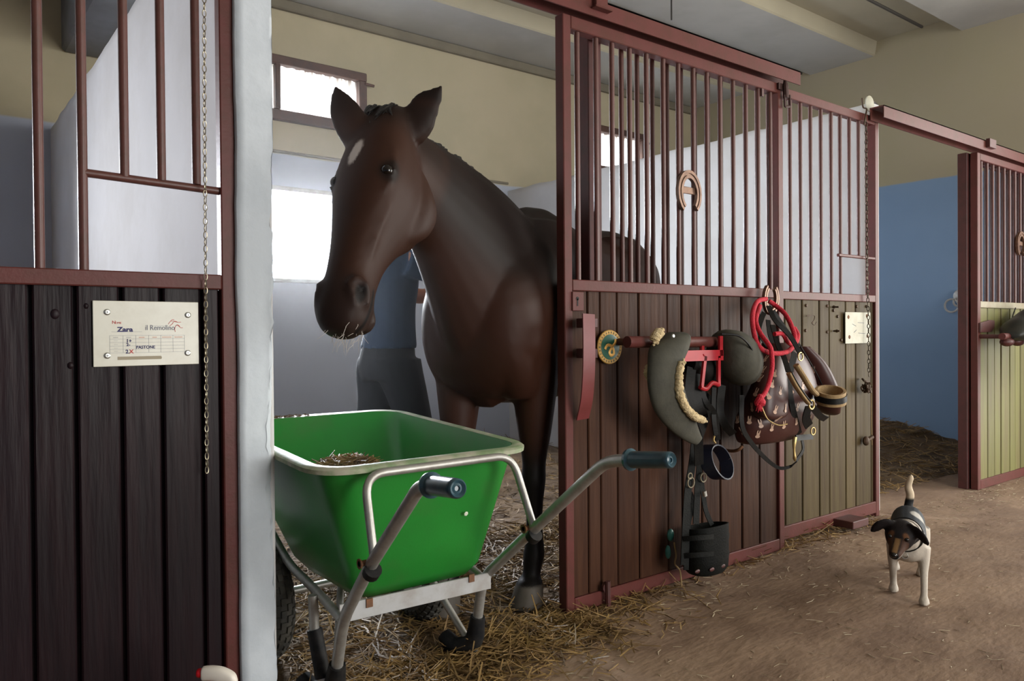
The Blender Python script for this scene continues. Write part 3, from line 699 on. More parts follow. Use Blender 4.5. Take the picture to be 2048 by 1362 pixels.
# ================================================================ WHEELBARROW
M_TUB = mat('green_plastic_tub', (0.012, 0.200, 0.022), 0.38, col2=(0.016, 0.150, 0.022), nscale=2.2, namt=0.6, bump=0.03, bscale=150, col3=(0.045, 0.16, 0.035), n3scale=3)
M_RIM = mat('scuffed_tub_rim', (0.42, 0.40, 0.30), 0.5, col2=(0.17, 0.26, 0.12), nscale=12, namt=0.9, bump=0.1)
wb = thing('wheelbarrow', (1.17, 0.1, 0.0), 'green plastic two wheeled wheelbarrow with steel tube frame, in the stall doorway', 'wheelbarrow')
def rrect(x0, x1, y0, y1, z, r, zf=None, n=6):
    out = []
    for (cx, cy, a0) in ((x0+r, y0+r, 180), (x1-r, y0+r, 270), (x1-r, y1-r, 0), (x0+r, y1-r, 90)):
        for k in range(n+1):
            t = R(a0+90*k/n); x = cx+r*math.cos(t); y = cy+r*math.sin(t); out.append(Vector((x, y, z if zf is None else zf(y))))
    return out
rimz = lambda y: 0.700+0.047*max(0, (y+0.26)/0.86)
def tub_loop(e, zoff, t, r):
    """outline of the tub, t = 0 rim .. 1 floor, e = inset"""
    L_ = lambda a, b: a+(b-a)*t
    zz = (lambda y: rimz(y)+zoff) if t == 0 else None
    z = L_(0.70, 0.300)+zoff
    return rrect(L_(0.835, 0.975)+e, L_(1.495, 1.405)-e, L_(-0.255, -0.150)+e, L_(0.595, 0.30)-e, z, r, zz if t == 0 else (lambda y: z+0.045*(1-t)*max(0, (y+0.26)/0.86)))
mb = MB(); loops = [tub_loop(0, 0, 0, 0.085)]
for t in (0.15, 0.4, 0.7, 0.92): loops.append(tub_loop(0, 0, t, 0.085-0.03*t))
loops.append(tub_loop(0.02, -0.004, 1.0, 0.05)); n = len(loops[0])
inner = [tub_loop(0.006, 0.0, 0, 0.082)]
for t in (0.15, 0.4, 0.7, 0.92): inner.append(tub_loop(0.006, 0.0, t, 0.08-0.03*t))
inner.append(tub_loop(0.025, 0.006, 1.0, 0.045))
def stitch(mb, loops, flip=False, cap=True):
    o = len(mb.v); mb.v += [tuple(p) for L_ in loops for p in L_]
    for i in range(len(loops)-1):
        for k in range(n): mb.f.append((o+i*n+k, o+i*n+(k+1) % n, o+(i+1)*n+(k+1) % n, o+(i+1)*n+k)); mb.mi.append(0)
    if cap: mb.f.append(tuple(o+(len(loops)-1)*n+k for k in range(n))); mb.mi.append(0)
stitch(mb, loops); o0 = 0; stitch(mb, inner)
for k in range(n): mb.f.append((k, (k+1) % n, len(loops)*n+(k+1) % n, len(loops)*n+k)); mb.mi.append(0)
tub = mb.build('tub', M_TUB, wb, smooth=50)
# rolled rim lip
mb = MB(); lip = []
for e, dz in ((0.004, 0.001), (-0.026, 0.002), (-0.034, -0.004), (-0.032, -0.016), (-0.026, -0.017), (-0.024, -0.007), (0.0, -0.007)): lip.append(tub_loop(e, dz, 0, 0.085-e))
m_ = len(lip); vs = [p for L_ in lip for p in L_]
mb.add(vs, [(i*n+k, i*n+(k+1) % n, ((i+1) % m_)*n+(k+1) % n, ((i+1) % m_)*n+k) for i in range(m_) for k in range(n)])
mb.build('rim', M_RIM, tub, smooth=40)
p = Vector((1.30, -0.2175, 0.51)); MB().lathe([(0.0075, 0), (0.005, 0.001)], p, (0, -1, -0.25), 6).build('scuff', mat('white_scuff', (0.7, 0.75, 0.6), 0.7), tub)
TR = 0.0165
PL = [(0.882, -0.705, 0.722), (0.888, -0.640, 0.708), (0.905, -0.365, 0.462), (0.915, -0.185, 0.272), (0.935, -0.075, 0.02)]
PR = [(1.455, -0.750, 0.722), (1.452, -0.655, 0.706), (1.442, -0.350, 0.460), (1.438, -0.105, 0.262), (1.432, -0.060, 0.02)]
M_GRIP = mat('blue_grey_rubber_grip', (0.035, 0.090, 0.115), 0.28, col2=(0.02, 0.04, 0.055), nscale=20, coat=0.3)
for P, gd in ((PL, (-0.02, -0.135, 0.016)), (PR, (0.0, -0.135, 0.016))):
    P = [Vector(p) for p in P]
    MB().tube(fillet([P[0], P[1], P[2], P[3], P[4]], 0.06), TR, 12).build('handle_tube', M_STEEL, wb, smooth=True)
    d = Vector(gd).normalized(); g0 = P[0]-d*0.012
    g = MB().lathe([(0.0165, -0.004), (0.028, -0.002), (0.029, 0.006), (0.022, 0.012), (0.021, 0.125), (0.0205, 0.138), (0.017, 0.142), (0.016, 0.141), (0.011, 0.136), (0.006, 0.138), (0.005, 0.134)], g0, d, 20).build('grip', M_GRIP, wb, smooth=40)
# U-shaped tube under the rear rim, clamps with bolts
U = [(0.905, -0.392, 0.468), (0.930, -0.300, 0.660), (0.955, -0.296, 0.680), (1.400, -0.296, 0.680), (1.425, -0.300, 0.660), (1.442, -0.375, 0.466)]
U = [(0.912, -0.378, 0.470), (0.925, -0.300, 0.682), (1.412, -0.298, 0.684), (1.442, -0.365, 0.470)]
MB().tube(fillet(U, 0.06, 7), 0.0115, 10).build('rear_hoop', M_STEEL, wb, smooth=True)
for P, s_ in ((PL, -1), (PR, 1)):
    c = Vector(P[2])+Vector((0, -0.012, -0.010)); t = (Vector(P[1])-Vector(P[2])).normalized()
    cl = MB().tube([c-t*0.012, c+t*0.012], 0.0225, 14).build('clamp', M_BLACK, wb, smooth=True)
    b0 = Vector(P[2])+Vector((-0.03, 0.0, 0.012)); MB().tube([b0, b0+Vector((0.025, 0, 0))], 0.008, 6).lathe([(0.014, 0), (0.012, 0.005)], b0, (1, 0, 0), 8).build('bolt', M_RUST, cl, smooth=True)
# flat crossbar under the tub, side rails, braces, feet
MB().obox((1.178, -0.150, 0.272), (1, 0, -0.02), (0, 1, 0), (0, 0, 1), 0.258, 0.004, 0.026).build('crossbar', M_STEELFLAT, wb, bevel=0.001)
for x in (1.01, 1.36): MB().obox((x, -0.155, 0.290), (1, 0, 0), (0, 1, 0), (0, 0, 1), 0.010, 0.003, 0.012).build('rusty_tab', M_RUST, wb)
for s_, xa, P in ((-1, 0.925, PL), (1, 1.432, PR)):
    MB().tube(fillet([Vector(P[3])+Vector((0, 0.005, 0.0)), (xa, 0.02, 0.300), (xa+0.01*s_, 0.20, 0.335), (xa+0.03*s_, 0.60, 0.58)], 0.08), 0.0135, 10).build('side_rail', M_STEEL, wb, smooth=True)
    MB().box(xa-0.012, xa+0.012, 0.28, 0.37, 0.17, 0.36).build('axle_plate', M_STEELFLAT, wb, bevel=0.003)
MB().tube([(1.425, -0.050, 0.035), (1.365, 0.18, 0.285)], 0.0125, 10).build('brace', M_STEEL, wb, smooth=True)
MB().tube([(0.945, -0.065, 0.035), (1.045, 0.10, 0.285)], 0.0115, 10).build('brace', M_STEEL, wb, smooth=True)
MB().tube(fillet([(0.900, -0.02, 0.30), (0.905, -0.02, 0.16), (0.92, -0.07, 0.03)], 0.05), 0.0145, 10).build('rear_leg', M_STEEL, wb, smooth=True)
for P in (PL, PR):
    a = Vector(P[3]); b = Vector(P[4]); d = (b-a).normalized()
    MB().tube(fillet([b-d*0.115, b-d*0.02, b+Vector((-0.04, 0.055, -0.002)), b+Vector((-0.05, 0.10, 0.03))], 0.03), [0.024]*1+[0.030]*12+[0.024], 12).build('rubber_foot', M_BLACK, wb, smooth=True)
MB().tube([(0.905, -0.018, 0.20), (0.915, -0.05, 0.07)], 0.0225, 10).build('rubber_sleeve', M_BLACK, wb, smooth=True)
# axle and wheels
MB().tube([(0.84, 0.345, 0.20), (1.50, 0.345, 0.20)], 0.014, 10).build('axle', M_STEEL, wb, smooth=True)
M_TYRE = mat('dusty_tyre', (0.035, 0.033, 0.028), 0.8, col2=(0.075, 0.066, 0.05), nscale=14, bump=0.2)
for xw in (0.880, 1.460):
    rim_ = MB().lathe([(0.02, -0.045), (0.03, -0.03), (0.085, -0.02), (0.105, -0.034), (0.108, -0.03), (0.108, 0.03), (0.105, 0.034), (0.085, 0.02), (0.03, 0.03), (0.02, 0.045)], (xw, 0.345, 0.20), (1, 0, 0), 24).build('wheel', M_STEELFLAT, wb, smooth=40)
    pts = [(xw, 0.345+math.cos(2*math.pi*k/36)*0.148, 0.20+math.sin(2*math.pi*k/36)*0.148) for k in range(36)]
    MB().tube(pts, 0.048, 12, closed=True).build('tyre', M_TYRE, rim_, smooth=True)
    mb = MB()
    for k in range(34):
        for j in range(-3, 4):
            t = 2*math.pi*(k+(0.5 if j % 2 else 0))/34; ph = j*R(23)
            rad = Vector((0, math.cos(t), math.sin(t))); nrm = rad*math.cos(ph)+Vector((1, 0, 0))*math.sin(ph); tan = Vector((0, -math.sin(t), math.cos(t)))
            mb.obox(Vector((xw, 0.345, 0.20))+rad*0.148+nrm*0.0485, nrm, tan, nrm.cross(tan), 0.0032, 0.0105, 0.0075)
    mb.build('tread', M_TYRE, rim_)

# ================================================================ HORSE
M_COAT = mat('bay_coat', (0.05, 0.02, 0.01), 0.52, attr='coat', col2=(0.02, 0.010, 0.007), nscale=3, namt=0.25, bump=0.03, bscale=180, spec=0.14)
M_HAIR = mat('black_mane_hair', (0.008, 0.007, 0.007), 0.45, col2=(0.02, 0.015, 0.012), nscale=40, stretch=(3, 3, 0.4), bump=0.4, bscale=90)
M_EYE = mat('wet_dark_eye', (0.006, 0.004, 0.003), 0.12)
hs = thing('horse', (2.2, 0.5, 0.0), 'dark bay horse with a small white star looking out of the open stall', 'horse')
HB = Vector((1.57, 0.20, 0)); hb = Vector((0.9205, 0.3907, 0)); hl = Vector((0.3907, -0.9205, 0)); UPV = Vector((0, 0, 1))
def HP(s, lat, z): return HB+hb*s+hl*lat+UPV*z
parts = MB()
trunk = [(-0.035, .07, 1.18, 1.00), (-.01, .15, 1.27, .92), (.05, .215, 1.35, .84), (.16, .245, 1.42, .79), (.32, .25, 1.50, .77), (.50, .262, 1.575, .76), (.66, .28, 1.545, .765), (.85, .295, 1.505, .78), (1.05, .30, 1.51, .82),
         (1.25, .295, 1.56, .90), (1.42, .27, 1.535, .96), (1.54, .215, 1.45, 1.02), (1.61, .13, 1.36, 1.10), (1.64, .05, 1.30, 1.16)]
secs = []
for s_, w_, zt, zb in trunk:
    zc = zb+(zt-zb)*0.45; secs.append((HP(s_, 0, zc), hl, w_, UPV, zt-zc, zc-zb))
parts.loft(secs, 24, 5, p=2.15)
for sg in (1, -1):   # shoulder, breast muscle, croup
    parts.loft([(HP(.10, sg*.10, 1.20), hl, .07, hb, .07, .07), (HP(.085, sg*.115, 1.08), hl, .095, hb, .10, .10), (HP(.12, sg*.125, .96), hl, .095, hb, .12, .11), (HP(.18, sg*.13, .86), hl, .08, hb, .11, .10), (HP(.2, sg*.13, .80), hl, .05, hb, .06, .06)], 16, 4)
    parts.loft([(HP(.46, sg*.10, 1.50), hl, .06, hb, .10, .10), (HP(.38, sg*.145, 1.36), hl, .095, hb, .20, .16), (HP(.28, sg*.155, 1.18), hl, .10, hb, .22, .18), (HP(.24, sg*.150, 1.02), hl, .095, hb, .18, .16), (HP(.24, sg*.145, .90), hl, .075, hb, .12, .12)], 18, 5)
    parts.loft([(HP(1.18, sg*.12, 1.50), hl, .10, hb, .14, .14), (HP(1.30, sg*.155, 1.36), hl, .13, hb, .21, .21), (HP(1.34, sg*.16, 1.15), hl, .125, hb, .21, .22), (HP(1.32, sg*.165, .98), hl, .11, hb, .17, .20), (HP(1.30, sg*.165, .86), hl, .085, hb, .12, .13)], 16, 4)
# forelegs: (s, lat, z, half lateral, half fore, half aft)
def leg(rows): parts.loft([(HP(s_, lt, z), hl, w_, -hb, a, b) for (s_, lt, z, w_, a, b) in rows], 16, 4)
leg([(.27, .155, 1.02, .085, .11, .12), (.285, .15, .90, .088, .11, .115), (.295, .142, .78, .078, .092, .095), (.30, .138, .66, .063, .073, .073), (.302, .134, .55, .046, .052, .052), (.302, .132, .48, .047, .056, .052), (.304, .131, .41, .038, .042, .044),
     (.306, .130, .32, .031, .034, .040), (.306, .130, .235, .035, .038, .044), (.302, .129, .185, .042, .046, .052), (.290, .129, .135, .035, .040, .042), (.278, .129, .105, .036, .042, .042), (.272, .129, .088, .048, .054, .050)])
leg([(.20, -.145, 1.02, .085, .11, .12), (.19, -.135, .90, .088, .11, .115), (.175, -.128, .78, .078, .092, .095), (.16, -.122, .66, .063, .073, .073), (.14, -.115, .55, .046, .052, .052), (.13, -.11, .48, .047, .056, .052), (.118, -.107, .41, .038, .042, .044),
     (.105, -.104, .32, .031, .034, .040), (.09, -.101, .235, .035, .038, .044), (.082, -.10, .185, .042, .046, .052), (.062, -.10, .135, .035, .040, .042), (.05, -.10, .105, .036, .042, .042), (.044, -.10, .088, .048, .054, .050)])
for sg, ds in ((1, 0.0), (-1, 0.10)):
    leg([(1.27+ds*.2, sg*.16, .98, .09, .14, .15), (1.30+ds*.4, sg*.16, .84, .07, .10, .10), (1.40+ds*.6, sg*.155, .70, .052, .070, .062), (1.49+ds*.8, sg*.15, .59, .045, .060, .058), (1.515+ds, sg*.148, .51, .044, .058, .050), (1.50+ds, sg*.146, .42, .036, .042, .042),
         (1.485+ds, sg*.145, .30, .033, .036, .040), (1.475+ds, sg*.145, .20, .042, .046, .052), (1.45+ds, sg*.145, .135, .036, .040, .042), (1.435+ds, sg*.145, .088, .048, .054, .050)])
# hooves
HOOF = [(.268, .129), (.040, -.10), (1.425, .145), (1.525, -.145)]
for s_, lt in HOOF:
    parts.loft([(HP(s_+.005, lt, .105), hl, .042, -hb, .046, .044), (HP(s_, lt, .088), hl, .052, -hb, .058, .052), (HP(s_-.012, lt, .045), hl, .060, -hb, .074, .052), (HP(s_-.024, lt, .002), hl, .068, -hb, .090, .052)], 18, 3)
# neck
N0 = Vector((1.80, .295, 1.20)); N3 = Vector((1.215, .050, 1.615)); na = (N3-N0).normalized(); nd = (UPV-na*na.z).normalized(); nl = na.cross(nd)
if nl.dot(hl) < 0: nl = -nl
neck = [(-.22, .22, .24, .42), (.0, .215, .345, .385), (.2, .175, .345, .325), (.4, .138, .315, .245), (.6, .108, .262, .18), (.8, .09, .195, .135), (.95, .085, .145, .12), (1.08, .07, .09, .10)]
parts.loft([(N0+(N3-N0)*t, nl, w_, nd, u_, d_) for t, w_, u_, d_ in neck], 22, 5, p=1.9)
# head
PO = Vector((1.172, 0.022, 1.716)); ha = Vector((-.370, -.290, -.884)).normalized()
hlat = Vector((.458, -.888, .10)); hlat = (hlat-ha*hlat.dot(ha)).normalized(); hd = ha.cross(hlat)
def HD(t, l_, d_): return PO+ha*t+hlat*l_+hd*d_
head = [(-.045, .040, .015, .06), (-.01, .072, .045, .10), (.08, .092, .070, .16), (.17, .108, .080, .21), (.26, .113, .080, .245), (.34, .100, .074, .232), (.42, .082, .066, .165), (.50, .068, .060, .122), (.58, .063, .056, .104), (.65, .072, .055, .098), (.705, .068, .044, .090), (.742, .045, .020, .062), (.752, .02, .0, .03)]
parts.loft([(PO+ha*t-hd*.0, hlat, w_, hd, d_, v_) for t, w_, d_, v_ in head], 24, 5, p=2.25)
for sg in (1, -1):
    parts.loft([(HD(.19, sg*.085, .045), ha, .03, hlat, .02, .02), (HD(.255, sg*.098, .042), ha, .04, hlat, .026, .03), (HD(.31, sg*.085, .04), ha, .025, hlat, .016, .02)], 12, 3)      # brow
    parts.loft([(HD(.13, sg*.055, -.13), hlat, .035, hd, .03, .03), (HD(.22, sg*.070, -.165), hlat, .045, hd, .06, .075), (HD(.31, sg*.066, -.165), hlat, .040, hd, .055, .062), (HD(.37, sg*.05, -.14), hlat, .03, hd, .03, .03)], 14, 3)  # cheek
    parts.tube(smooth_path([HD(.36, sg*.092, .005), HD(.44, sg*.078, .008), HD(.52, sg*.066, .006)], 4), [.008]*9, 8)    # facial crest
    parts.tube(smooth_path([HD(.615, sg*.058, .045), HD(.610, sg*.075, .022), HD(.635, sg*.082, -.004), HD(.675, sg*.079, -.012)], 5), [.010]*16, 8)   # nostril rim
    parts.tube(smooth_path([HD(.62, sg*.050, .050), HD(.66, sg*.062, .040), HD(.69, sg*.068, .018)], 5), [.008]*11, 8)
parts.loft([(HD(.60, 0, -.085), hlat, .035, ha, .03, .03), (HD(.665, 0, -.105), hlat, .045, ha, .04, .04), (HD(.66, 0, -.125), hlat, .03, ha, .03, .03)], 14, 3)   # chin
for base, mid, tip in ((atD(832, 252, 2.41), atD(855, 205, 2.405), atD(887, 169, 2.40)), (atD(706, 256, 2.36), atD(685, 212, 2.355), atD(668, 168, 2.35))):
    ax = (tip-base).normalized(); wd = c_rt-ax*c_rt.dot(ax); wd.normalize(); fn = ax.cross(wd)
    parts.loft([(base-ax*.035, wd, .050, fn, .034, .034), (base+(mid-base)*.25, wd, .056, fn, .026, .026), (mid, wd, .047, fn, .017, .017), (mid.lerp(tip, .55), wd, .027, fn, .011, .011), (tip, wd, .005, fn, .004, .004)], 14, 5)
me = fuse(parts, 0.0085, 14, 0.5)
def coat(co, nr):
    def sm(e0, e1, x): t = np.clip((x-e0)/(e1-e0), 0, 1); return t*t*(3-2*t)
    z = co[:, 2]; rel = co-np.array(HB)
    s_ = rel @ np.array(hb); lat = rel @ np.array(hl)
    c = np.tile(np.array([0.046, 0.0160, 0.0088]), (len(co), 1))
    def mixc(c, k, col): return c*(1-k[:, None])+np.array(col)*k[:, None]
    pn = co-np.array(PO); t = pn @ np.array(ha); dd = pn @ np.array(hd); ll = pn @ np.array(hlat)
    ishead = (dd > -0.27) & (t > -0.05) & (co[:, 0] < 1.40) & (np.abs(ll) < .16)
    hk = sm(-.30, -.21, dd)*sm(-.07, -.02, t)*sm(.20, .15, np.abs(ll))*(co[:, 0] < 1.44)
    nn = co-np.array(N0); na_ = nn @ np.array(na)/(N3-N0).length; ndv = nn @ np.array(nd)
    # black points: lower legs, the crest and back
    legk = sm(.66, .50, z); c = mixc(c, legk, (0.008, 0.0065, 0.006))
    crest = sm(-0.20, .0, ndv)*sm(-0.45, 0.0, na_)*(1-hk)*sm(1.12, 1.30, z); c = mixc(c, crest*.92, (0.012, 0.008, 0.007))
    back = sm(1.42, 1.54, z)*(s_ > .3); c = mixc(c, back*.75, (0.016, 0.009, 0.007))
    flank = sm(.30, .55, s_)*(z > .7); c = mixc(c, flank*.55, (0.022, 0.010, 0.007))
    # head: a little warmer, dark poll and muzzle, the star
    c = mixc(c, hk*.6, (0.050, 0.023, 0.015))
    c = mixc(c, hk*sm(.12, .0, t)*.8, (0.016, 0.010, 0.008))
    c = mixc(c, hk*sm(.56, .66, t)*.65, (0.028, 0.019, 0.017))
    r_ = np.sqrt(((t-.190)/.045)**2+((ll+.012+(t-.19)*.2)/.020)**2)
    c = mixc(c, hk*sm(1.15, .75, r_)*(dd > .03), (0.50, 0.43, 0.38))
    for sg in (1, -1):   # inside of the nostrils, round the eyes, corner of the mouth
        r_ = np.sqrt(((t-.650)/.032)**2+((dd-.018)/.018)**2); c = mixc(c, hk*sm(1.1, .6, r_)*(ll*sg > .035), (0.006, 0.005, 0.005))
        r_ = np.sqrt(((t-.258)/.045)**2+((dd-.038)/.03)**2); c = mixc(c, hk*sm(1.2, .5, r_)*(ll*sg > .06)*.85, (0.010, 0.007, 0.006))
        r_ = np.abs(dd+.052-(t-.60)*.12); c = mixc(c, hk*sm(.010, .003, r_)*(t > .60)*(t < .74), (0.006, 0.005, 0.005))
    c = c*np.where((c[:, :1] > .3), 1.0, 0.74)
    # hooves
    hf = np.zeros(len(co))
    for hs_, hlt in HOOF: hf = np.maximum(hf, (((s_-hs_+.01)**2+(lat-hlt)**2) < .0135)*sm(.090, .082, z))
    c = mixc(c, hf, (0.105, 0.090, 0.075))
    return c
body = skin_object('body', me, M_COAT, hs, coat)
for sg in (1, -1):
    e_ = MB().ball(HD(.258, sg*.0905, .044), .0180, .0180, .0180).build('eye', M_EYE, hs, smooth=True)
# hair: tapering locks, each a bent blade of a joined part
def locks(name, specs, m_, parent, kind=None):
    mb = MB()
    for (p0, p1, p2, w_) in specs:
        pts = smooth_path([p0, p1, p2], 4); k = len(pts)
        mb.tube(pts, [w_*(1-0.93*(i/(k-1))**1.5) for i in range(k)], 5, flat=0.5)
    o = mb.build(name, m_, parent, smooth=True)
    if kind: o['kind'] = kind
    return o
rs = random.Random(3)
sp = []
for i in range(330):     # mane: along the crest, falling to the far side
    t = rs.uniform(0.02, 1.0); u_ = np.interp(t, [q[0] for q in neck], [q[2] for q in neck])
    p = N0+(N3-N0)*t+nd*(u_-0.012)+nl*rs.uniform(-.03, .02)
    sp.append((p, p+nd*rs.uniform(.006, .022)-nl*rs.uniform(.03, .06)+hb*rs.uniform(-.02, .03), p-nl*rs.uniform(.10, .14)-UPV*rs.uniform(.08, .2)+hb*rs.uniform(-.03, .05), rs.uniform(.008, .014)))
locks('mane', sp, M_HAIR, hs, 'stuff')
sp = []
for i in range(90):      # forelock between the ears
    p = HD(rs.uniform(-.038, .005), rs.uniform(-.05, .05), rs.uniform(-.01, .035))
    sp.append((p, p+hd*rs.uniform(.012, .026)+ha*rs.uniform(.015, .035), p+ha*rs.uniform(.06, .11)+hd*rs.uniform(.025, .042)+hlat*rs.uniform(-.03, .03), rs.uniform(.008, .013)))
locks('forelock', sp, M_HAIR, hs, 'stuff')
sp = []
for i in range(120):     # tail
    p = HP(1.60, rs.uniform(-.03, .03), rs.uniform(1.30, 1.38))
    sp.append((p, p+hb*rs.uniform(.06, .12)-UPV*.25, p+hb*rs.uniform(.03, .10)+hl*rs.uniform(-.06, .06)-UPV*rs.uniform(.7, .95), rs.uniform(.010, .016)))
locks('tail', sp, M_HAIR, hs, 'stuff')
M_WHISK = mat('pale_whiskers', (0.55, 0.50, 0.45), 0.5)
mb = MB()
for i in range(46):
    k = rs.random(); l_ = rs.uniform(-.05, .055)
    p = HD(.735+rs.uniform(-.03, .012), l_, rs.uniform(-.09, .02)); d = ha*rs.uniform(.6, 1)+hd*rs.uniform(-.5, .6)+hlat*rs.uniform(-.5, .5)
    L_ = rs.uniform(.025, .06); mb.tube([p, p+d*L_*.5+UPV*rs.uniform(-.006, .006), p+d*L_+hd*rs.uniform(-.015, .015)], [.0007, .0006, .0003], 4)
o = mb.build('whiskers', M_WHISK, hs); o['kind'] = 'stuff'

# ================================================================ TACK ON THE SLIDING DOOR
M_FELT = mat('grey_suede', (0.070, 0.066, 0.050), 0.75, spec=0.2, col2=(0.042, 0.040, 0.032), nscale=9, bump=0.15, bscale=60)
M_FLEECE = mat('cream_fleece', (0.66, 0.52, 0.30), 0.95, col2=(0.40, 0.28, 0.13), nscale=40, bump=0.9, bscale=120)
M_RED = mat('red_enamel', (0.42, 0.012, 0.02), 0.4, col2=(0.30, 0.01, 0.015), nscale=14)
M_ROPE = mat('red_cotton_rope', (0.50, 0.010, 0.028), 0.8, col2=(0.33, 0.006, 0.018), nscale=60, bump=0.5, bscale=160)
M_BEIGE = mat('beige_padding', (0.33, 0.22, 0.10), 0.8, col2=(0.25, 0.16, 0.07), nscale=20, bump=0.2, bscale=90)

# rack: a pipe along the door on two brackets and a red saddle bracket
rk = thing('saddle_rack', at(1345, 700, -0.1), 'red pipe saddle rack with a bright red bracket on the sliding door', 'saddle rack')
a = at(1254, 684, -0.12); b = at(1446, 684, -0.12)
MB().tube([a, b], 0.022, 14).build('pipe', M_FRAME, rk, smooth=True)
for p in (a.lerp(b, .12), a.lerp(b, .9)): MB().tube([p, (p.x, 0.012, p.z)], 0.014, 10).build('bracket', M_FRAMEDK, rk, smooth=True)
mb = MB(); Yr = -0.165
mb.ribbon([at(1366, 712, Yr), at(1445, 710, Yr)], 0.042, 0.010, (0, 0, 1)); mb.ribbon([at(1441, 672, Yr), at(1441, 712, Yr)], 0.020, 0.010, (1, 0, 0))
mb.ribbon([at(1410, 712, Yr), at(1403, 775, Yr)], 0.016, 0.010, (1, 0, 0)); mb.ribbon([at(1437, 712, Yr), at(1437, 772, Yr)], 0.016, 0.010, (1, 0, 0))
mb.tube(smooth_path([at(1400, 774, Yr), at(1412, 778, Yr), at(1424, 766, Yr), at(1437, 770, Yr)], 5), 0.009, 8)
mb.tube([at(1404, 712, Yr), at(1404, 690, -0.12)], 0.01, 8)
mb.build('red_bracket', M_RED, rk, smooth=30)

sd = thing('saddle', at(1380, 860, -0.18), 'grey suede saddle with cream fleece edging hung on the red rack', 'saddle')
def pl(u, v, Y): return at(u, v, Y)
px = 0.00182   # metres per photo pixel at the door here
ex, ey, ez = Vector((1, 0, 0)), Vector((0, 1, 0)), UPZ if 'UPZ' in globals() else Vector((0, 0, 1))
def sec(u, v, Y, w_, th, tilt=0.0):
    A = Vector((math.cos(tilt), -0.15, math.sin(tilt))); return (pl(u, v, Y), A, w_, Vector((0, -1, 0)), th, th*0.8)
MB().loft([sec(1352, 664, -.15, .030, .020), sec(1350, 672, -.16, .058, .045), sec(1338, 695, -.185, .084, .045), sec(1330, 730, -.205, .076, .034), sec(1331, 770, -.215, .078, .028, .15), sec(1342, 810, -.21, .076, .026, .3), sec(1364, 845, -.20, .060, .022, .5), sec(1386, 872, -.19, .034, .014, .7), sec(1397, 882, -.185, .020, .010, .8)], 20, 6, p=2.4).build('front_flap', M_FELT, sd, smooth=60)
def lumpy(path, r0, m_, parent, name, seed=1):
    rr = random.Random(seed); P = smooth_path(path, 10); k = len(P)
    mb = MB(); mb.tube(P, [r0*(0.35+0.65*math.sin(math.pi*min(1, max(0, 0.06+0.88*i/(k-1))))**0.35)*(1+0.16*rr.uniform(-1, 1)) for i in range(k)], 12)
    for i in range(60):
        p = P[rr.randrange(k)]; d = Vector((rr.uniform(-1, 1), rr.uniform(-1, .2), rr.uniform(-1, 1))).normalized(); mb.ball(p+d*r0*0.72, r0*rr.uniform(.25, .42), seg=7, rings=5)
    return mb.build(name, m_, parent, smooth=True)
lumpy([pl(1363, 724, -.245), pl(1358, 750, -.25), pl(1359, 785, -.25), pl(1370, 812, -.245), pl(1388, 832, -.24), pl(1408, 841, -.235)], 0.017, M_FLEECE, sd, 'fleece_edge')
lumpy([pl(1307, 683, -.17), pl(1313, 671, -.175), pl(1320, 664, -.17)], 0.020, M_FLEECE, sd, 'fleece_roll', 2)
lumpy([pl(1297, 730, -.12), pl(1294, 745, -.12), pl(1298, 758, -.12)], 0.013, M_FLEECE, sd, 'fleece_roll', 3)
MB().loft([(pl(1436, 700, -.14), ez, .045, ey, .06, .06), (pl(1446, 702, -.15), ez, .085, ey, .07, .085), (pl(1468, 714, -.16), ez, .110, ey, .07, .10), (pl(1490, 722, -.16), ez, .100, ey, .07, .085), (pl(1504, 722, -.15), ez, .055, ey, .05, .055), (pl(1511, 724, -.14), ez, .015, ey, .02, .02)], 20, 5, p=2.3).build('cantle', M_FELT, sd, smooth=60)
p_ = smooth_path([pl(1443, 668, -.23), pl(1478, 672, -.262), pl(1502, 696, -.255), pl(1508, 724, -.235), pl(1494, 752, -.225)], 6)
MB().tube(p_, 0.0045, 6).build('piping', M_LEATHER, sd, smooth=True)
MB().loft([(pl(1372, 722, -.10), ez, .05, ey, .03, .05), (pl(1405, 740, -.10), ez, .06, ey, .03, .05), (pl(1440, 728, -.10), ez, .055, ey, .03, .05)], 14, 5).build('seat', M_LEATHER, sd, smooth=60)
MB().lathe([(.008, 0), (.006, .004)], pl(1346, 672, -.207), (0, -1, .1), 10).build('rivet', M_SCREW, sd, smooth=True)
for pts, wd in (([(1383, 735), (1378, 790), (1384, 840), (1396, 880), (1398, 930)], .040), ([(1400, 760), (1410, 800), (1430, 830), (1436, 880)], .022), ([(1444, 770), (1440, 820), (1450, 850), (1466, 868)], .034), ([(1395, 740), (1392, 800), (1404, 830), (1412, 815)], .050), ([(1428, 775), (1427, 830), (1432, 870)], .020)):
    P = smooth_path([pl(u, v, -.13-0.02*math.sin(i)) for i, (u, v) in enumerate(pts)], 6)
    MB().ribbon(P, wd, .005, (1, -.35, 0)).build('strap', M_LEATHER, sd, smooth=30)
MB().prism([pl(1428, 800, -.09), pl(1400, 880, -.09), pl(1372, 878, -.09), pl(1385, 800, -.09), pl(1400, 775, -.09)], (0, -1, 0), .015).build('rear_flap', M_LEATHER, sd, bevel=.004)
MB().tube(smooth_path([pl(1429, 872, -.15), pl(1427, 880, -.15), pl(1431, 886, -.15)], 4), .004, 6).build('buckle', M_BRASS, sd, smooth=True)

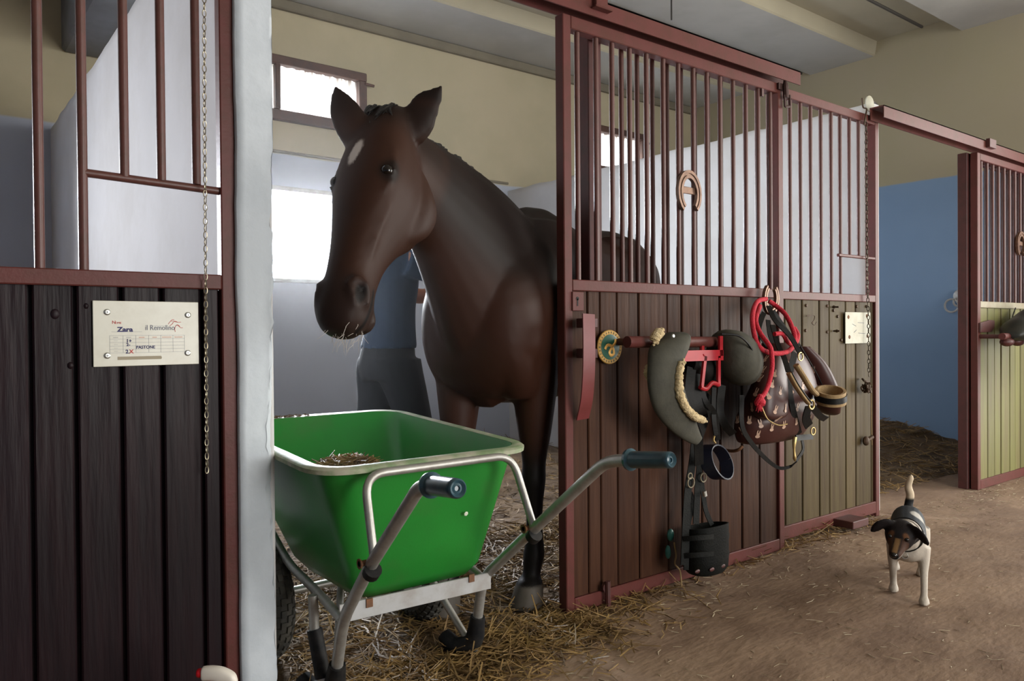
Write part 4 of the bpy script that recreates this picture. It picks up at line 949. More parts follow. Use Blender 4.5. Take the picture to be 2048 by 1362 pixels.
# brown bag with small pale rabbit prints
M_BAG = mat('brown_oilcloth', (0.058, 0.018, 0.014), 0.42, spec=0.35, col2=(0.042, 0.013, 0.011), nscale=7, bump=0.05, bscale=30, coat=0.08)
M_PRINT = mat('pale_rabbit_print', (0.55, 0.36, 0.26), 0.4)
bag = thing('saddle_bag', at(1560, 874, -0.15), 'brown oilcloth bag with pale rabbit prints hanging on the sliding door', 'bag')
def bs(u, v, w_, f_, Y=-.13): return (pl(u, v, Y), ex, w_, Vector((0, -1, 0)), f_, .07)
mbB = MB().loft([bs(1536, 882, .155, .05), bs(1538, 873, .200, .085), bs(1543, 840, .235, .12), bs(1552, 805, .215, .13), bs(1560, 770, .180, .125), bs(1563, 735, .140, .105), bs(1562, 705, .100, .075), bs(1556, 686, .055, .04)], 32, 6, p=2.6)
bo = mbB.build('pouch', M_BAG, bag, smooth=60)
mbF = MB().loft([bs(1548, 838, .045, .02, -.235), bs(1545, 828, .085, .04, -.225), bs(1542, 790, .088, .05, -.215), bs(1545, 745, .070, .045, -.205), bs(1550, 706, .045, .03, -.185)], 24, 6, p=2.6)
mbF.build('front_pocket', M_BAG, bag, smooth=60)
mbS = MB().loft([(pl(1661, 822, -.17), ey, .05, ez, .02, .02), (pl(1650, 800, -.17), ey, .08, ex, .05, .05), (pl(1637, 765, -.165), ey, .085, ex, .055, .055), (pl(1622, 725, -.155), ey, .07, ex, .045, .045), (pl(1603, 693, -.14), ey, .04, ex, .025, .03)], 22, 6)
mbS.build('side_lobe', M_BAG, bag, smooth=60)
from mathutils.bvhtree import BVHTree
allv = []; allf = []
for q in (mbB, mbF, mbS):
    o0 = len(allv); allv += [tuple(p) for p in q.v]; allf += [tuple(i+o0 for i in f) for f in q.f]
bvh = BVHTree.FromPolygons([Vector(v) for v in allv], allf)
rr = random.Random(5)
spots = [(1531, 718), (1526, 740), (1549, 747), (1520, 757), (1544, 768), (1561, 782), (1536, 791), (1472, 806), (1504, 815), (1551, 820), (1571, 817), (1595, 815), (1475, 840), (1499, 841), (1521, 848), (1544, 855), (1516, 869), (1577, 727), (1582, 780), (1568, 850), (1606, 772), (1626, 740), (1648, 790), (1490, 790), (1512, 785), (1593, 843), (1620, 838), (1635, 775), (1485, 862), (1556, 838)]
for (u, v) in spots:
    hit, nrm, _, _ = bvh.ray_cast(CAM, ray(u, v).normalized())
    if hit is None: continue
    if nrm.dot(CAM-hit) < 0: nrm = -nrm
    t1 = nrm.cross(ez).normalized(); up_ = t1.cross(nrm); an = rr.uniform(-.5, .5); t2 = t1*math.cos(an)+up_*math.sin(an); u2 = nrm.cross(t2)
    if u2.z < 0: u2 = -u2
    S_ = .0175; mb = MB()
    def blob(cx, cy, rx, ry): mb.prism([hit+nrm*.0006+t2*(cx+rx*math.cos(2*math.pi*k/8))*S_+u2*(cy+ry*math.sin(2*math.pi*k/8))*S_ for k in range(8)], nrm, .0006)
    blob(0, -.55, .62, .45); blob(0, .05, .42, .38); blob(-.28, .66, .15, .55); blob(.30, .66, .15, .55)
    mb.build('rabbit_print', M_PRINT, bag)
for pts, wd in (([(1590, 705), (1578, 760), (1586, 820), (1598, 868)], .030), ([(1600, 690), (1640, 760), (1660, 815)], .004)):
    P = []
    for (u, v) in pts:
        hit, nrm, _, _ = bvh.ray_cast(CAM, ray(u, v).normalized()); P.append((hit if hit else pl(u, v, -.2))-ray(u, v).normalized()*.006)
    MB().ribbon(smooth_path(P, 5), wd, .004, (1, -.2, .1)).build('strap', M_LEATHER, bag, smooth=30)
P = smooth_path([pl(1524, 815, -.295), pl(1535, 838, -.295), pl(1556, 850, -.28), pl(1574, 848, -.27)], 5); MB().tube(P, .003, 6).build('zip', M_BRASS, bag, smooth=True)
for pts in ([(1536, 640), (1540, 670), (1550, 694)], [(1528, 625), (1518, 660), (1535, 692)], [(1546, 622), (1575, 665), (1598, 692)]):
    P = smooth_path([pl(u, v, -.085-.02*i) for i, (u, v) in enumerate(pts)], 5); MB().ribbon(P, .022, .004, (1, -.3, .2)).build('hanging_strap', M_LEATHER, bag, smooth=30)

# red rope hung in loops over the upturned shoe
rp = thing('lead_rope', at(1540, 820, -0.2), 'red cotton lead rope looped over the upturned horseshoe hook', 'rope')
path = [(1532, 598, -.07), (1514, 604, -.10), (1505, 630, -.15), (1507, 662, -.20), (1516, 690, -.235), (1532, 703, -.25), (1558, 707, -.255), (1580, 700, -.25), (1590, 678, -.23), (1583, 652, -.20), (1570, 628, -.15), (1552, 612, -.10), (1538, 602, -.08)]
P = smooth_path([pl(*q) for q in path], 6); MB().tube(P, .0105, 10).build('loop', M_ROPE, rp, smooth=True)
path = [(1520, 612, -.10), (1512, 640, -.165), (1520, 665, -.215), (1538, 690, -.27), (1543, 705, -.28), (1544, 735, -.285), (1538, 765, -.295), (1530, 785, -.31), (1522, 796, -.315)]
P = smooth_path([pl(*q) for q in path], 6); MB().tube(P, .0095, 10).build('tail_end', M_ROPE, rp, smooth=True)
path = [(1549, 668, -.235), (1565, 668, -.24), (1575, 683, -.245), (1588, 690, -.235), (1596, 672, -.21), (1588, 655, -.19)]
P = smooth_path([pl(*q) for q in path], 6); MB().tube(P, .0095, 10).build('loop', M_ROPE, rp, smooth=True)
k0 = pl(1520, 801, -.315); kn = MB().tube([k0+Vector((math.cos(t)*.014, math.sin(t*2)*.008, math.sin(t)*.016)) for t in [2*math.pi*i/14 for i in range(14)]], .0105, 8, closed=True).ball(k0, .018).build('knot', M_ROPE, rp, smooth=True)
rr = random.Random(8); mb = MB()
for i in range(26):
    d = Vector((rr.uniform(-.6, .2), rr.uniform(-.3, .3), -1)); mb.tube([k0, k0+d*.02, k0+d*rr.uniform(.03, .045)], [.004, .003, .0012], 5)
mb.build('frayed_end', M_ROPE, kn, smooth=True)

# padded head collar hanging in front of the bag
hc_ = thing('head_collar', at(1640, 880, -0.3), 'padded beige and black head collar with brass fittings beside the rabbit bag', 'head collar')
YH = -.31
P = smooth_path([pl(1592, 730, YH), pl(1606, 752, YH-.01), pl(1622, 778, YH-.01), pl(1632, 788, YH)], 5); MB().tube(P, .0155, 10, flat=.75).build('cheek_pad', M_BEIGE, hc_, smooth=True)
P = smooth_path([pl(1577, 746, YH-.01), pl(1590, 770, YH-.02), pl(1605, 792, YH-.02), pl(1616, 806, YH-.015)], 5); MB().tube(P, .014, 10, flat=.6).build('cheek_pad', M_BEIGE, hc_, smooth=True)
MB().tube([q+Vector((.008, -.007, .002)) for q in P], .0085, 8, flat=.6).build('strap', M_LEATHER, hc_, smooth=True)
# noseband: a round band seen nearly edge-on
c0 = pl(1661, 792, YH-.02); ring = []
for k in range(28):
    t = 2*math.pi*k/28; ring.append(c0+Vector((.062*math.cos(t)+.012*math.sin(t), .062*math.sin(t), .012*math.cos(t)+.012*math.sin(t))))
nb = MB(); nb.ribbon(ring+[ring[0]], .052, .012, (0, 0, 1)).build('noseband', M_BEIGE, hc_, smooth=True)
MB().ribbon([c0+(q-c0)*1.10 for q in ring+[ring[0]]], .024, .008, (0, 0, 1)).build('strap', M_LEATHER, hc_, smooth=True)
def ringo(u, v, Y, r, th=.0028, ax=(0, -1, 0)):
    c = pl(u, v, Y); a = Vector(ax).orthogonal().normalized(); b = Vector(ax).normalized().cross(a)
    return MB().tube([c+a*math.cos(2*math.pi*k/16)*r+b*math.sin(2*math.pi*k/16)*r for k in range(16)], th, 6, closed=True)
ringo(1601, 713, YH, .017, .0032).build('brass_ring', M_BRASS, hc_, smooth=True)
ringo(1623, 809, YH-.02, .019, .0042).build('brass_ring', M_BRASS, hc_, smooth=True)
ringo(1626, 862, -.27, .016, .003).build('brass_ring', M_BRASS, hc_, smooth=True)
for pts, wd in (([(1601, 708), (1580, 672), (1550, 640), (1537, 612)], .022), ([(1577, 744), (1568, 715), (1556, 690), (1545, 650)], .022), ([(1618, 812), (1612, 835), (1618, 852)], .040), ([(1626, 815), (1640, 832), (1652, 838)], .030)):
    P = smooth_path([pl(u, v, YH+.045*i if v < 760 else YH+.02*i) for i, (u, v) in enumerate(pts)], 5); MB().ribbon(P, wd, .005, (1, -.3, .3)).build('strap', M_LEATHER, hc_, smooth=30)
P = [pl(1592, 876, -.25), pl(1625, 873, -.25)]; MB().ribbon(P, .024, .006, (0, .2, 1)).build('throat_strap', M_LEATHER, hc_)
P = smooth_path([pl(1590, 874, -.25), pl(1588, 895, -.25), pl(1590, 922, -.25)], 4); MB().tube(P, [.009, .009, .009, .008, .006, .005, .006, .008, .004], 8).build('snap_hook', M_BRASS, hc_, smooth=True)
P = smooth_path([pl(1604, 880, -.245), pl(1606, 900, -.245), pl(1592, 922, -.245)], 4); MB().ribbon(P, .016, .004, (1, 0, .3)).build('strap', M_LEATHER, hc_, smooth=30)
P = smooth_path([pl(1483, 790, -.23), pl(1484, 850, -.23), pl(1500, 882, -.22), pl(1528, 914, -.21), pl(1556, 935, -.21), pl(1578, 934, -.22), pl(1592, 924, -.24)], 6)
MB().ribbon(P, [.024-.014*i/(len(P)-1) for i in range(len(P))], .005, (.8, -.2, .55)).build('long_strap', M_LEATHER, hc_, smooth=30)

# grazing muzzle and spare bands hanging low on the door
M_WEB = mat('black_webbing', (0.006, 0.0062, 0.0055), 0.6, spec=0.12, col2=(0.012, 0.012, 0.010), nscale=14, bump=0.2, bscale=150)
gm = thing('grazing_muzzle', at(1412, 1146, -0.1), 'black grazing muzzle hanging from straps low on the sliding door', 'muzzle')
cb = pl(1412, 1142, -.10); ct = pl(1414, 1050, -.10)
mb = MB(); prof = [(.30, .0), (.80, .0), (.97, .10), (1.0, .30), (1.0, .95), (1.0, 1.0), (.94, 1.0), (.93, .3), (.75, .06), (.3, .05)]
H_ = ct.z-cb.z; vs = []; fs = []; sg_ = 24
for (r, h) in prof:
    for k in range(sg_):
        t = 2*math.pi*k/sg_; e = .8; x = math.copysign(abs(math.cos(t))**e, math.cos(t)); y = math.copysign(abs(math.sin(t))**e, math.sin(t))
        vs.append(cb+Vector((x*r*.105, y*r*.072, h*H_+.03*(-y)*h*.4)))
for i in range(len(prof)-1):
    for k in range(sg_): fs.append((i*sg_+k, i*sg_+(k+1) % sg_, (i+1)*sg_+(k+1) % sg_, (i+1)*sg_+k))
mb.add(vs, fs); mb.build('basket', M_WEB, gm, smooth=40)
for u, v in ((1395, 1143), (1424, 1139), (1446, 1132)):
    c = pl(u, v, -.168); MB().ball(c, .015, .004, .008, 10, 6).build('breathing_hole', M_FRAMEDK, gm, smooth=True)
for v in (1078, 1112):
    P = [pl(1366+k*11.5, v-k*.9, -.105-.068*math.sin(math.pi*(k+.3)/9)) for k in range(9)]; MB().ribbon(P, .020, .004, (0, 0, 1)).build('band', M_WEB, gm, smooth=30)
for pts, wd in (([(1390, 875), (1384, 930), (1376, 980), (1372, 1040), (1368, 1130)], .034), ([(1396, 880), (1399, 930), (1395, 980), (1392, 1048)], .030), ([(1402, 955), (1408, 1000), (1413, 1025), (1424, 1050)], .022), ([(1380, 985), (1386, 1010), (1376, 1050), (1372, 1140)], .024)):
    P = smooth_path([pl(u, v, -.07-.012*i) for i, (u, v) in enumerate(pts)], 6); MB().ribbon(P, wd, .004, (1, -.2, .05)).build('strap', M_WEB, gm, smooth=30)
for u, v, r in ((1382, 965, .020), (1407, 955, .018), (1380, 952, .012)): ringo(u, v, -.105, r, .003).build('ring', M_CHAIN, gm, smooth=True)
MB().tube([pl(1408, 982, -.11), pl(1410, 992, -.11)], .009, 8).build('adjuster', M_SCREW, gm, smooth=True)
M_TEAL = mat('teal_plastic', (0.03, 0.17, 0.14), 0.35, col2=(0.02, 0.10, 0.09), nscale=30)
for u, v, w_, h_ in ((1341, 1070, .018, .026), (1336, 1104, .012, .028)):
    c = pl(u, v, -.03); MB().ball(c, w_, .012, h_, 12, 8).build('teal_clip', M_TEAL, gm, smooth=True)
P = smooth_path([pl(1348, 1085, -.05), pl(1352, 1110, -.05), pl(1350, 1128, -.05), pl(1360, 1142, -.05), pl(1363, 1174, -.05)], 5); MB().tube(P, .0035, 6).build('cord', M_BEIGE, gm, smooth=True)
tb = thing('tendon_band', at(1432, 965, -0.1), 'wide navy leather band hanging behind the blue grey barrow grip', 'leather band')
c0 = pl(1433, 924, -.11); pts = [c0+Vector((.060*math.cos(2*math.pi*k/24), .03*math.sin(2*math.pi*k/24), .066*math.sin(2*math.pi*k/24))) for k in range(25)]
MB().ribbon(pts, .055, .006, (.25, -1, .1)).build('band', mat('navy_leather', (0.010, 0.012, 0.026), 0.4, col2=(0.018, 0.018, 0.028), nscale=16), tb, smooth=30)
hkp = pl(1446, 898, -.02); MB().tube(smooth_path([(hkp.x, .012, hkp.z), (hkp.x, -.06, hkp.z-.004), (hkp.x, -.10, hkp.z+.006), (hkp.x+.012, -.112, hkp.z+.022)], 5), .007, 8).build('wall_hook', M_RUST, d2, smooth=True)

# ================================================================ THINGS ON THE FIXED PANEL
M_PAPER = mat('old_white_notice', (0.50, 0.49, 0.40), 0.6, col2=(0.40, 0.37, 0.27), nscale=12)
a = at(1691, 624, YF-.004); b = at(1741, 686, YF-.004)
nc = thing('notice_card', ((a.x+b.x)/2, YF-.004, b.z), 'blank looking pale notice screwed to the panel beside the dark chain', 'notice')
MB().box(a.x, b.x, YF-.004, YF, b.z, a.z).build('card', M_PAPER, nc, bevel=.001)
for u, v in ((1697, 634), (1734, 632), (1699, 674), (1735, 672)): MB().lathe([(.011, 0), (.007, .003)], at(u, v, YF-.004), (0, -1, 0), 10).build('screw', M_RUST, nc, smooth=True)
mb = MB()
for u0, v0, u1, v1 in ((1705, 648, 1712, 652), (1708, 665, 1713, 660), (1717, 666, 1730, 667), (1716, 645, 1728, 646)): mb.tube([at(u0, v0, YF-.0045), at(u1, v1, YF-.0045)], .0012, 5)
mb.build('pen_marks', M_INKG, nc)
chain('dark iron chain hanging on the fixed panel over the pale notice', [at(1732, 240, YF-.015), at(1734, 540, YF-.015), at(1737, 640, YF-.02), at(1738, 765, YF-.02)], .030, .018, .0026, mat('dark_chain', (0.06, 0.055, 0.04), 0.45, 0.7, col2=(0.10, 0.06, 0.03), nscale=30))
M_DKIRON = mat('dark_rusty_iron', (0.06, 0.035, 0.02), 0.6, 0.4, col2=(0.10, 0.05, 0.025), nscale=25)
hp_ = thing('twine_bundle', at(1734, 800, YF-.03), 'rusty hook with a knot of old twine under the dark chain', 'twine')
c = at(1734, 775, YF-.03); mb = MB(); rr = random.Random(4)
for i in range(12): mb.tube(smooth_path([c+Vector((rr.uniform(-.03, .03), rr.uniform(-.02, .02), rr.uniform(-.03, .03))) for _ in range(4)], 4), .0045, 6)
mb.build('knot', M_DKIRON, hp_, smooth=True)
P = smooth_path([at(1725, 758, YF), at(1729, 762, YF-.04), at(1737, 766, YF-.035), at(1742, 785, YF-.02)], 4); MB().tube(P, .006, 7).build('hook', M_DKIRON, hp_, smooth=True)
MB().tube([at(1742, 785, YF-.008), at(1743, 850, YF-.008), at(1744, 890, YF-.008)], .0018, 5).build('string', M_BEIGE, hp_)
c = at(1732, 882, YF-.01); MB().ball(c, .022, .018, .026, 10, 7).tube([c, c+Vector((.05, -.01, .02))], .012, 7).build('bolt_head', M_DKIRON, p2, smooth=True)
P = smooth_path([at(1613, 632, YF-.006), at(1628, 631, YF-.006), at(1628, 640, YF-.012), at(1624, 646, YF-.02), at(1629, 650, YF-.022), at(1633, 644, YF-.02)], 5); MB().tube(P, .0022, 6).build('wire_hook', M_DKIRON, p2, smooth=True)
for u, v in ((1612, 611), (1668, 614), (1675, 633), (1674, 662), (1611, 661), (1654, 612), (1654, 664), (1682, 680), (1713, 613), (1733, 613), (1667, 621)):
    c = at(u, v, YF+.010); MB().lathe([(.009, 0), (.006, .006)], c, (0, -1, 0), 8).build('nail', M_DKIRON, p2, smooth=True)
for u, v in ((1665, 614), (1667, 662)): MB().tube([at(u, v, YF+.008), at(u+13, v, YF-.03)], .0045, 6).build('peg', M_DKIRON, p2, smooth=True)
c = at(1738, 208, YF+.02); MB().lathe([(.005, -.004), (.045, 0), (.045, .006), (.02, .016)], c, (0, -1, 0), 18).build('white_disc', M_PAPER, p2, smooth=True)
P = smooth_path([at(1724, 196, YF-.01), at(1726, 214, YF-.012), at(1733, 218, YF-.014), at(1731, 232, YF-.016), at(1728, 250, YF-.01)], 5); MB().tube(P, .0045, 6).build('tie_wire', M_DKIRON, p2, smooth=True)

# ================================================================ FAR DOOR SADDLE, WALL RINGS, SPRAY BOTTLE
M_DKFELT = mat('dark_saddle_leather', (0.016, 0.018, 0.014), 0.5, col2=(0.035, 0.03, 0.022), nscale=12)
s3 = thing('saddle', at(2035, 700, -0.15), 'dark saddle on a brown rack, cut by the right edge', 'saddle')
c = at(2052, 655, -.16)
MB().loft([(c+Vector((-.25, 0, -.05)), ez, .02, ey, .05, .05), (c+Vector((-.16, 0, -.02)), ez, .065, ey, .10, .10), (c+Vector((0, 0, 0)), ez, .085, ey, .13, .13), (c+Vector((.16, 0, .03)), ez, .11, ey, .13, .13), (c+Vector((.30, 0, .05)), ez, .12, ey, .10, .10), (c+Vector((.36, 0, .05)), ez, .05, ey, .05, .05)], 18, 5).build('seat', M_DKFELT, s3, smooth=60)
MB().loft([(c+Vector((.02, -.13, 0)), ex, .13, ey, .02, .03), (c+Vector((.02, -.16, -.15)), ex, .17, ey, .02, .02), (c+Vector((.03, -.155, -.34)), ex, .13, ey, .015, .015)], 16, 4).build('flap', M_DKFELT, s3, smooth=60)
P = smooth_path([at(2031, 616, -.02), at(2026, 630, -.05), at(2023, 645, -.09)], 5); MB().tube(P, .004, 6).build('cord', M_LEATHER, s3, smooth=True)
r3 = thing('saddle_rack', at(2025, 680, -.1), 'brown rack pipe under the dark far saddle', 'saddle rack')
a = at(2004, 673, -.14); MB().tube([a, a+Vector((.55, 0, 0))], .022, 12).build('pipe', M_FRAME, r3, smooth=True)
for q in (.03, .5): MB().tube([a+Vector((q, 0, 0)), (a.x+q, .012, a.z)], .014, 8).build('bracket', M_FRAMEDK, r3, smooth=True)
for q in (.05, .22): MB().ball(a+Vector((q+.03, 0, -.035)), .055, .04, .030, 12, 8).build('pad', M_FRAMEDK, r3, smooth=True)

wr = thing('wall_ring', atX(1920, 600, 6.98), 'iron tethering rings on the blue wall of the far stall', 'wall ring')
c = atX(1921, 592, 6.985); mb = MB(); mb.lathe([(.06, 0), (.05, .02), (.02, .03)], c, (-1, 0, .0), 14); mb.build('plate', M_STEELFLAT, wr, smooth=True)
for dy, dz, r in ((.06, -.08, .055), (-.045, -.085, .055), (.01, -.05, .035)):
    c1 = c+Vector((-.025, dy, dz)); MB().tube([c1+Vector((0, math.cos(2*math.pi*k/18)*r, math.sin(2*math.pi*k/18)*r)) for k in range(18)], .0085, 7, closed=True).build('ring', M_STEELFLAT, wr, smooth=True)

M_BOTTLE = mat('white_spray_plastic', (0.72, 0.66, 0.58), 0.4); M_NOZ = mat('red_nozzle', (0.55, 0.005, 0.012), 0.35)
hp = atD(437, 1347, 1.78); sb = thing('spray_bottle', (hp.x, hp.y, 0.0), 'white trigger spray bottle with a red nozzle at the foot of the left door', 'spray bottle')
B0 = Vector((hp.x+.012, hp.y-.009, 0)); zt = hp.z
MB().lathe([(.036, .0), (.040, .006), (.040, .13), (.036, .165), (.016, .19), (.0135, .205)], B0+UPV*.012 if 'UPV' in globals() else B0+Vector((0, 0, .012)), (0, 0, 1), 20).build('bottle', M_BOTTLE, sb, smooth=50)
MB().lathe([(.017, 0), (.017, .025), (.012, .03)], B0+Vector((0, 0, .205)), (0, 0, 1), 16).build('collar', M_NOZ, sb, smooth=40)
lf = -c_rt; lf = Vector((lf.x, lf.y, 0)).normalized()
H0 = Vector((hp.x, hp.y, zt))
MB().loft([(H0+lf*.036+Vector((0, 0, .0)), c_fw, .010, ez, .013, .013), (H0+lf*.034+Vector((0, 0, .0)), c_fw, .013, ez, .0165, .015), (H0+lf*.012+Vector((0, 0, .0005)), c_fw, .0155, ez, .0165, .016), (H0-lf*.012+Vector((0, 0, -.003)), c_fw, .0155, ez, .0155, .020), (H0-lf*.034+Vector((0, 0, -.012)), c_fw, .013, ez, .013, .016), (H0-lf*.042+Vector((0, 0, -.018)), c_fw, .006, ez, .006, .007)], 18, 5, p=2.6).build('head', M_BOTTLE, sb, smooth=50)
MB().tube([H0-lf*.004+Vector((0, 0, -.01)), (B0.x, B0.y, .225)], .013, 12).build('neck', M_BOTTLE, sb, smooth=True)
MB().lathe([(.0095, 0), (.0105, .002), (.0105, .011), (.008, .014)], H0+lf*.035+Vector((0, 0, .0015)), lf, 14).build('nozzle', M_NOZ, sb, smooth=40)
P = smooth_path([H0+lf*.018+Vector((0, 0, -.014)), H0+lf*.026+Vector((0, 0, -.035)), H0+lf*.020+Vector((0, 0, -.055)), H0+lf*.026+Vector((0, 0, -.07))], 5); MB().ribbon(P, .014, .006, c_fw).build('trigger', M_NOZ, sb, smooth=30)

# cables under the ceiling ribs
M_CABLE = mat('dusty_black_cable', (0.03, 0.026, 0.022), 0.7)
for lab, pts in (('black cable clipped under the ceiling rib above the sliding door', [(3.2, 2.10, 3.545), (6.86, 2.115, 3.545)]), ('black cable running along the ceiling towards the upper right corner', [(5.2, .86, 3.545), (6.62, .87, 3.545)])):
    tag(MB().tube(pts, .012, 8).build('ceiling_cable', M_CABLE, None, smooth=True), lab, 'cable', 'ceiling cables')
p = atZ(1343, 40, 3.3); tag(MB().tube([(p.x, p.y, 3.56), (p.x, p.y, 3.30)], .006, 6).ball((p.x, p.y, 3.555), .02, .02, .012).build('ceiling_hook', M_CABLE, None, smooth=True), 'thin iron rod hanging from the ceiling above the sliding door', 'hook')

# ================================================================ PERSON BEHIND THE HORSE
M_SKIN = mat('skin', (0.36, 0.17, 0.10), 0.55, col2=(0.30, 0.13, 0.08), nscale=12)
M_SHIRT = mat('blue_tee', (0.020, 0.050, 0.105), 0.85, col2=(0.015, 0.038, 0.08), nscale=8, bump=0.25, bscale=14)
M_TROUS = mat('dark_trousers', (0.010, 0.013, 0.020), 0.8, col2=(0.018, 0.020, 0.027), nscale=7, bump=0.2, bscale=12)
M_PHAIR = mat('dark_brown_hair', (0.025, 0.014, 0.009), 0.5, col2=(0.05, 0.03, 0.02), nscale=30, bump=0.4, bscale=60)
pb = atD(783, 740, 3.72); PB = Vector((pb.x, pb.y, 0))
pe = thing('person', PB, 'person in a blue T-shirt and dark trousers standing behind the horse', 'person')
pF = (c_rt*0.80+Vector((c_fw.x, c_fw.y, 0))*0.55); pF.z = 0; pF.normalize(); pR = Vector((pF.y, -pF.x, 0))   # facing, right hand side
def PP(f, r_, z): return PB+pF*f+pR*r_+Vector((0, 0, z))
Zv = Vector((0, 0, 1))
def torso(mb, g, z0=0.90):
    rows = [(0.90, .155, .10, .125), (.98, .150, .10, .115), (1.08, .132, .10, .09), (1.18, .138, .10, .09), (1.28, .150, .115, .095), (1.36, .165, .105, .10), (1.42, .13, .07, .085), (1.46, .07, .055, .06)]
    mb.loft([(PP(-.01, 0, z), pR, w_+g, pF, a+g, b+g) for z, w_, a, b in rows if z >= z0-1e-6], 20, 4, p=2.3)
def leg_(mb, sg, g, zmin=0.05):
    rows = [(.93, .085, .095, .125, 0.0, .075), (.86, .088, .09, .115, .0, .08), (.76, .082, .085, .09, .005, .085), (.62, .070, .075, .075, .012*1, .09), (.50, .058, .06, .062, .02, .095), (.44, .055, .058, .055, .015, .097), (.34, .052, .05, .062, .0, .10), (.20, .040, .04, .045, -.01, .105), (.08, .036, .04, .04, -.012, .107)]
    dx = 0.20 if sg > 0 else -0.20
    mb.loft([(PP(f_+dx*(0.93-z), sg*r_, z), pR, w_+g, pF, a+g, b+g) for z, w_, a, b, f_, r_ in rows if z >= zmin], 16, 4)
def arm_(mb, sg, g, pts, rad):
    P = smooth_path(pts, 5); rr = np.interp(np.linspace(0, 1, len(P)), np.linspace(0, 1, len(rad)), rad); mb.tube(P, [float(q)+g for q in rr], 12)
shR = PP(.0, .175, 1.385); shL = PP(.0, -.175, 1.385)
armR = [shR, PP(.16, .20, 1.34), PP(.29, .16, 1.335), PP(.42, .10, 1.37), PP(.52, .08, 1.40)]
armL = [shL, PP(.13, -.21, 1.30), PP(.24, -.16, 1.24), PP(.36, -.08, 1.28), PP(.45, -.03, 1.32)]
radA = [.055, .046, .040, .034, .026]
bd = MB(); torso(bd, 0)
for sg in (1, -1): leg_(bd, sg, 0)
arm_(bd, 1, 0, armR, radA); arm_(bd, -1, 0, armL, radA)
bd.tube([PP(0, 0, 1.42), PP(.02, 0, 1.53)], [.055, .050], 14)
hc0 = PP(.05, 0, 1.61)
bd.loft([(hc0+Zv*-.115+pF*.02, pR, .030, pF, .05, .03), (hc0+Zv*-.08+pF*.01, pR, .055, pF, .075, .055), (hc0+Zv*-.03, pR, .070, pF, .085, .085), (hc0+Zv*.03, pR, .075, pF, .085, .10), (hc0+Zv*.08, pR, .068, pF, .070, .09), (hc0+Zv*.112, pR, .035, pF, .03, .045)], 18, 4)
bd.loft([(hc0+pF*.082+Zv*.018, pR, .010, Zv, .012, .012), (hc0+pF*.098+Zv*-.012, pR, .014, Zv, .014, .012), (hc0+pF*.088+Zv*-.028, pR, .012, Zv, .008, .006)], 10, 3)
for sg in (1, -1): bd.ball(hc0+pR*(sg*.077)-pF*.01, .012, .02, .03, 10, 7)
def hand(mb, w0, d, side):
    d = d.normalized(); palm = w0+d*.05; s_ = side.normalized(); nrm = d.cross(s_)
    mb.loft([(w0, s_, .026, nrm, .020, .020), (w0+d*.035, s_, .036, nrm, .015, .015), (w0+d*.085, s_, .040, nrm, .013, .013)], 12, 3)
    for k, L_ in enumerate((.062, .072, .068, .052)):
        b = w0+d*.078+s_*(-.030+.020*k); mb.tube([b, b+d*L_*.45-nrm*.006, b+d*L_*.8-nrm*.020, b+d*L_-nrm*.032], [.009, .0085, .008, .006], 8)
    b = w0+d*.03+s_*-.032; mb.tube([b, b+d*.025-s_*.022-nrm*.006, b+d*.055-s_*.03-nrm*.016], [.011, .0095, .007], 8)
hand(bd, armR[-1], armR[-1]-armR[-2], Zv); hand(bd, armL[-1], armL[-1]-armL[-2], Zv)
me = fuse(bd, .0075, 4, .5); skin_object('body', me, M_SKIN, pe)
st = MB(); torso(st, .014, .98); arm_(st, 1, .016, [shR, PP(.08, .19, 1.36), PP(.17, .20, 1.335)], [.058, .054, .050]); arm_(st, -1, .016, [shL, PP(.07, -.195, 1.34), PP(.14, -.21, 1.30)], [.058, .054, .050])
me = fuse(st, .010, 3, .5); skin_object('shirt', me, M_SHIRT, pe)
tr_ = MB(); tr_.loft([(PP(-.012, 0, z), pR, w_, pF, a, b) for z, w_, a, b in ((1.03, .150, .110, .110), (.97, .160, .112, .128), (.90, .168, .112, .142), (.83, .165, .10, .13))], 20, 4)
for sg in (1, -1): leg_(tr_, sg, .014, .08)
me = fuse(tr_, .010, 3, .5); skin_object('trousers', me, M_TROUS, pe)
for sg in (1, -1):
    dx = 0.20 if sg > 0 else -0.20; c = PP(.02+dx*.87, sg*.107, 0)
    MB().loft([(c+Zv*.13-pF*.045, pR, .046, pF, .05, .05), (c+Zv*.07-pF*.03, pR, .046, pF, .075, .065), (c+Zv*.04, pR, .048, pF, .13, .10), (c+Zv*.003, pR, .050, pF, .14, .105)], 16, 3).build('boot', M_BLACK, pe, smooth=60)
mb = MB().loft([(hc0+Zv*-.09-pF*.06, pR, .055, pF, .03, .05), (hc0+Zv*-.02-pF*.02, pR, .082, pF, .045, .092), (hc0+Zv*.05-pF*.004, pR, .083, pF, .075, .105), (hc0+Zv*.10, pR, .068, pF, .068, .085), (hc0+Zv*.128, pR, .03, pF, .03, .04)], 18, 4); mb.build('hair', M_PHAIR, pe, smooth=60)
for sg in (1, -1): MB().ball(hc0+pF*.078+pR*(sg*.030)+Zv*.012, .011, .011, .008).build('eye', M_EYE, pe, smooth=True)
MB().ribbon(smooth_path([hc0+pF*.074+pR*.024-Zv*.052, hc0+pF*.088-Zv*.054, hc0+pF*.074-pR*.024-Zv*.052], 4), .010, .006, Zv).build('mouth', mat('lips', (0.30, 0.09, 0.07), .5), pe, smooth=True)

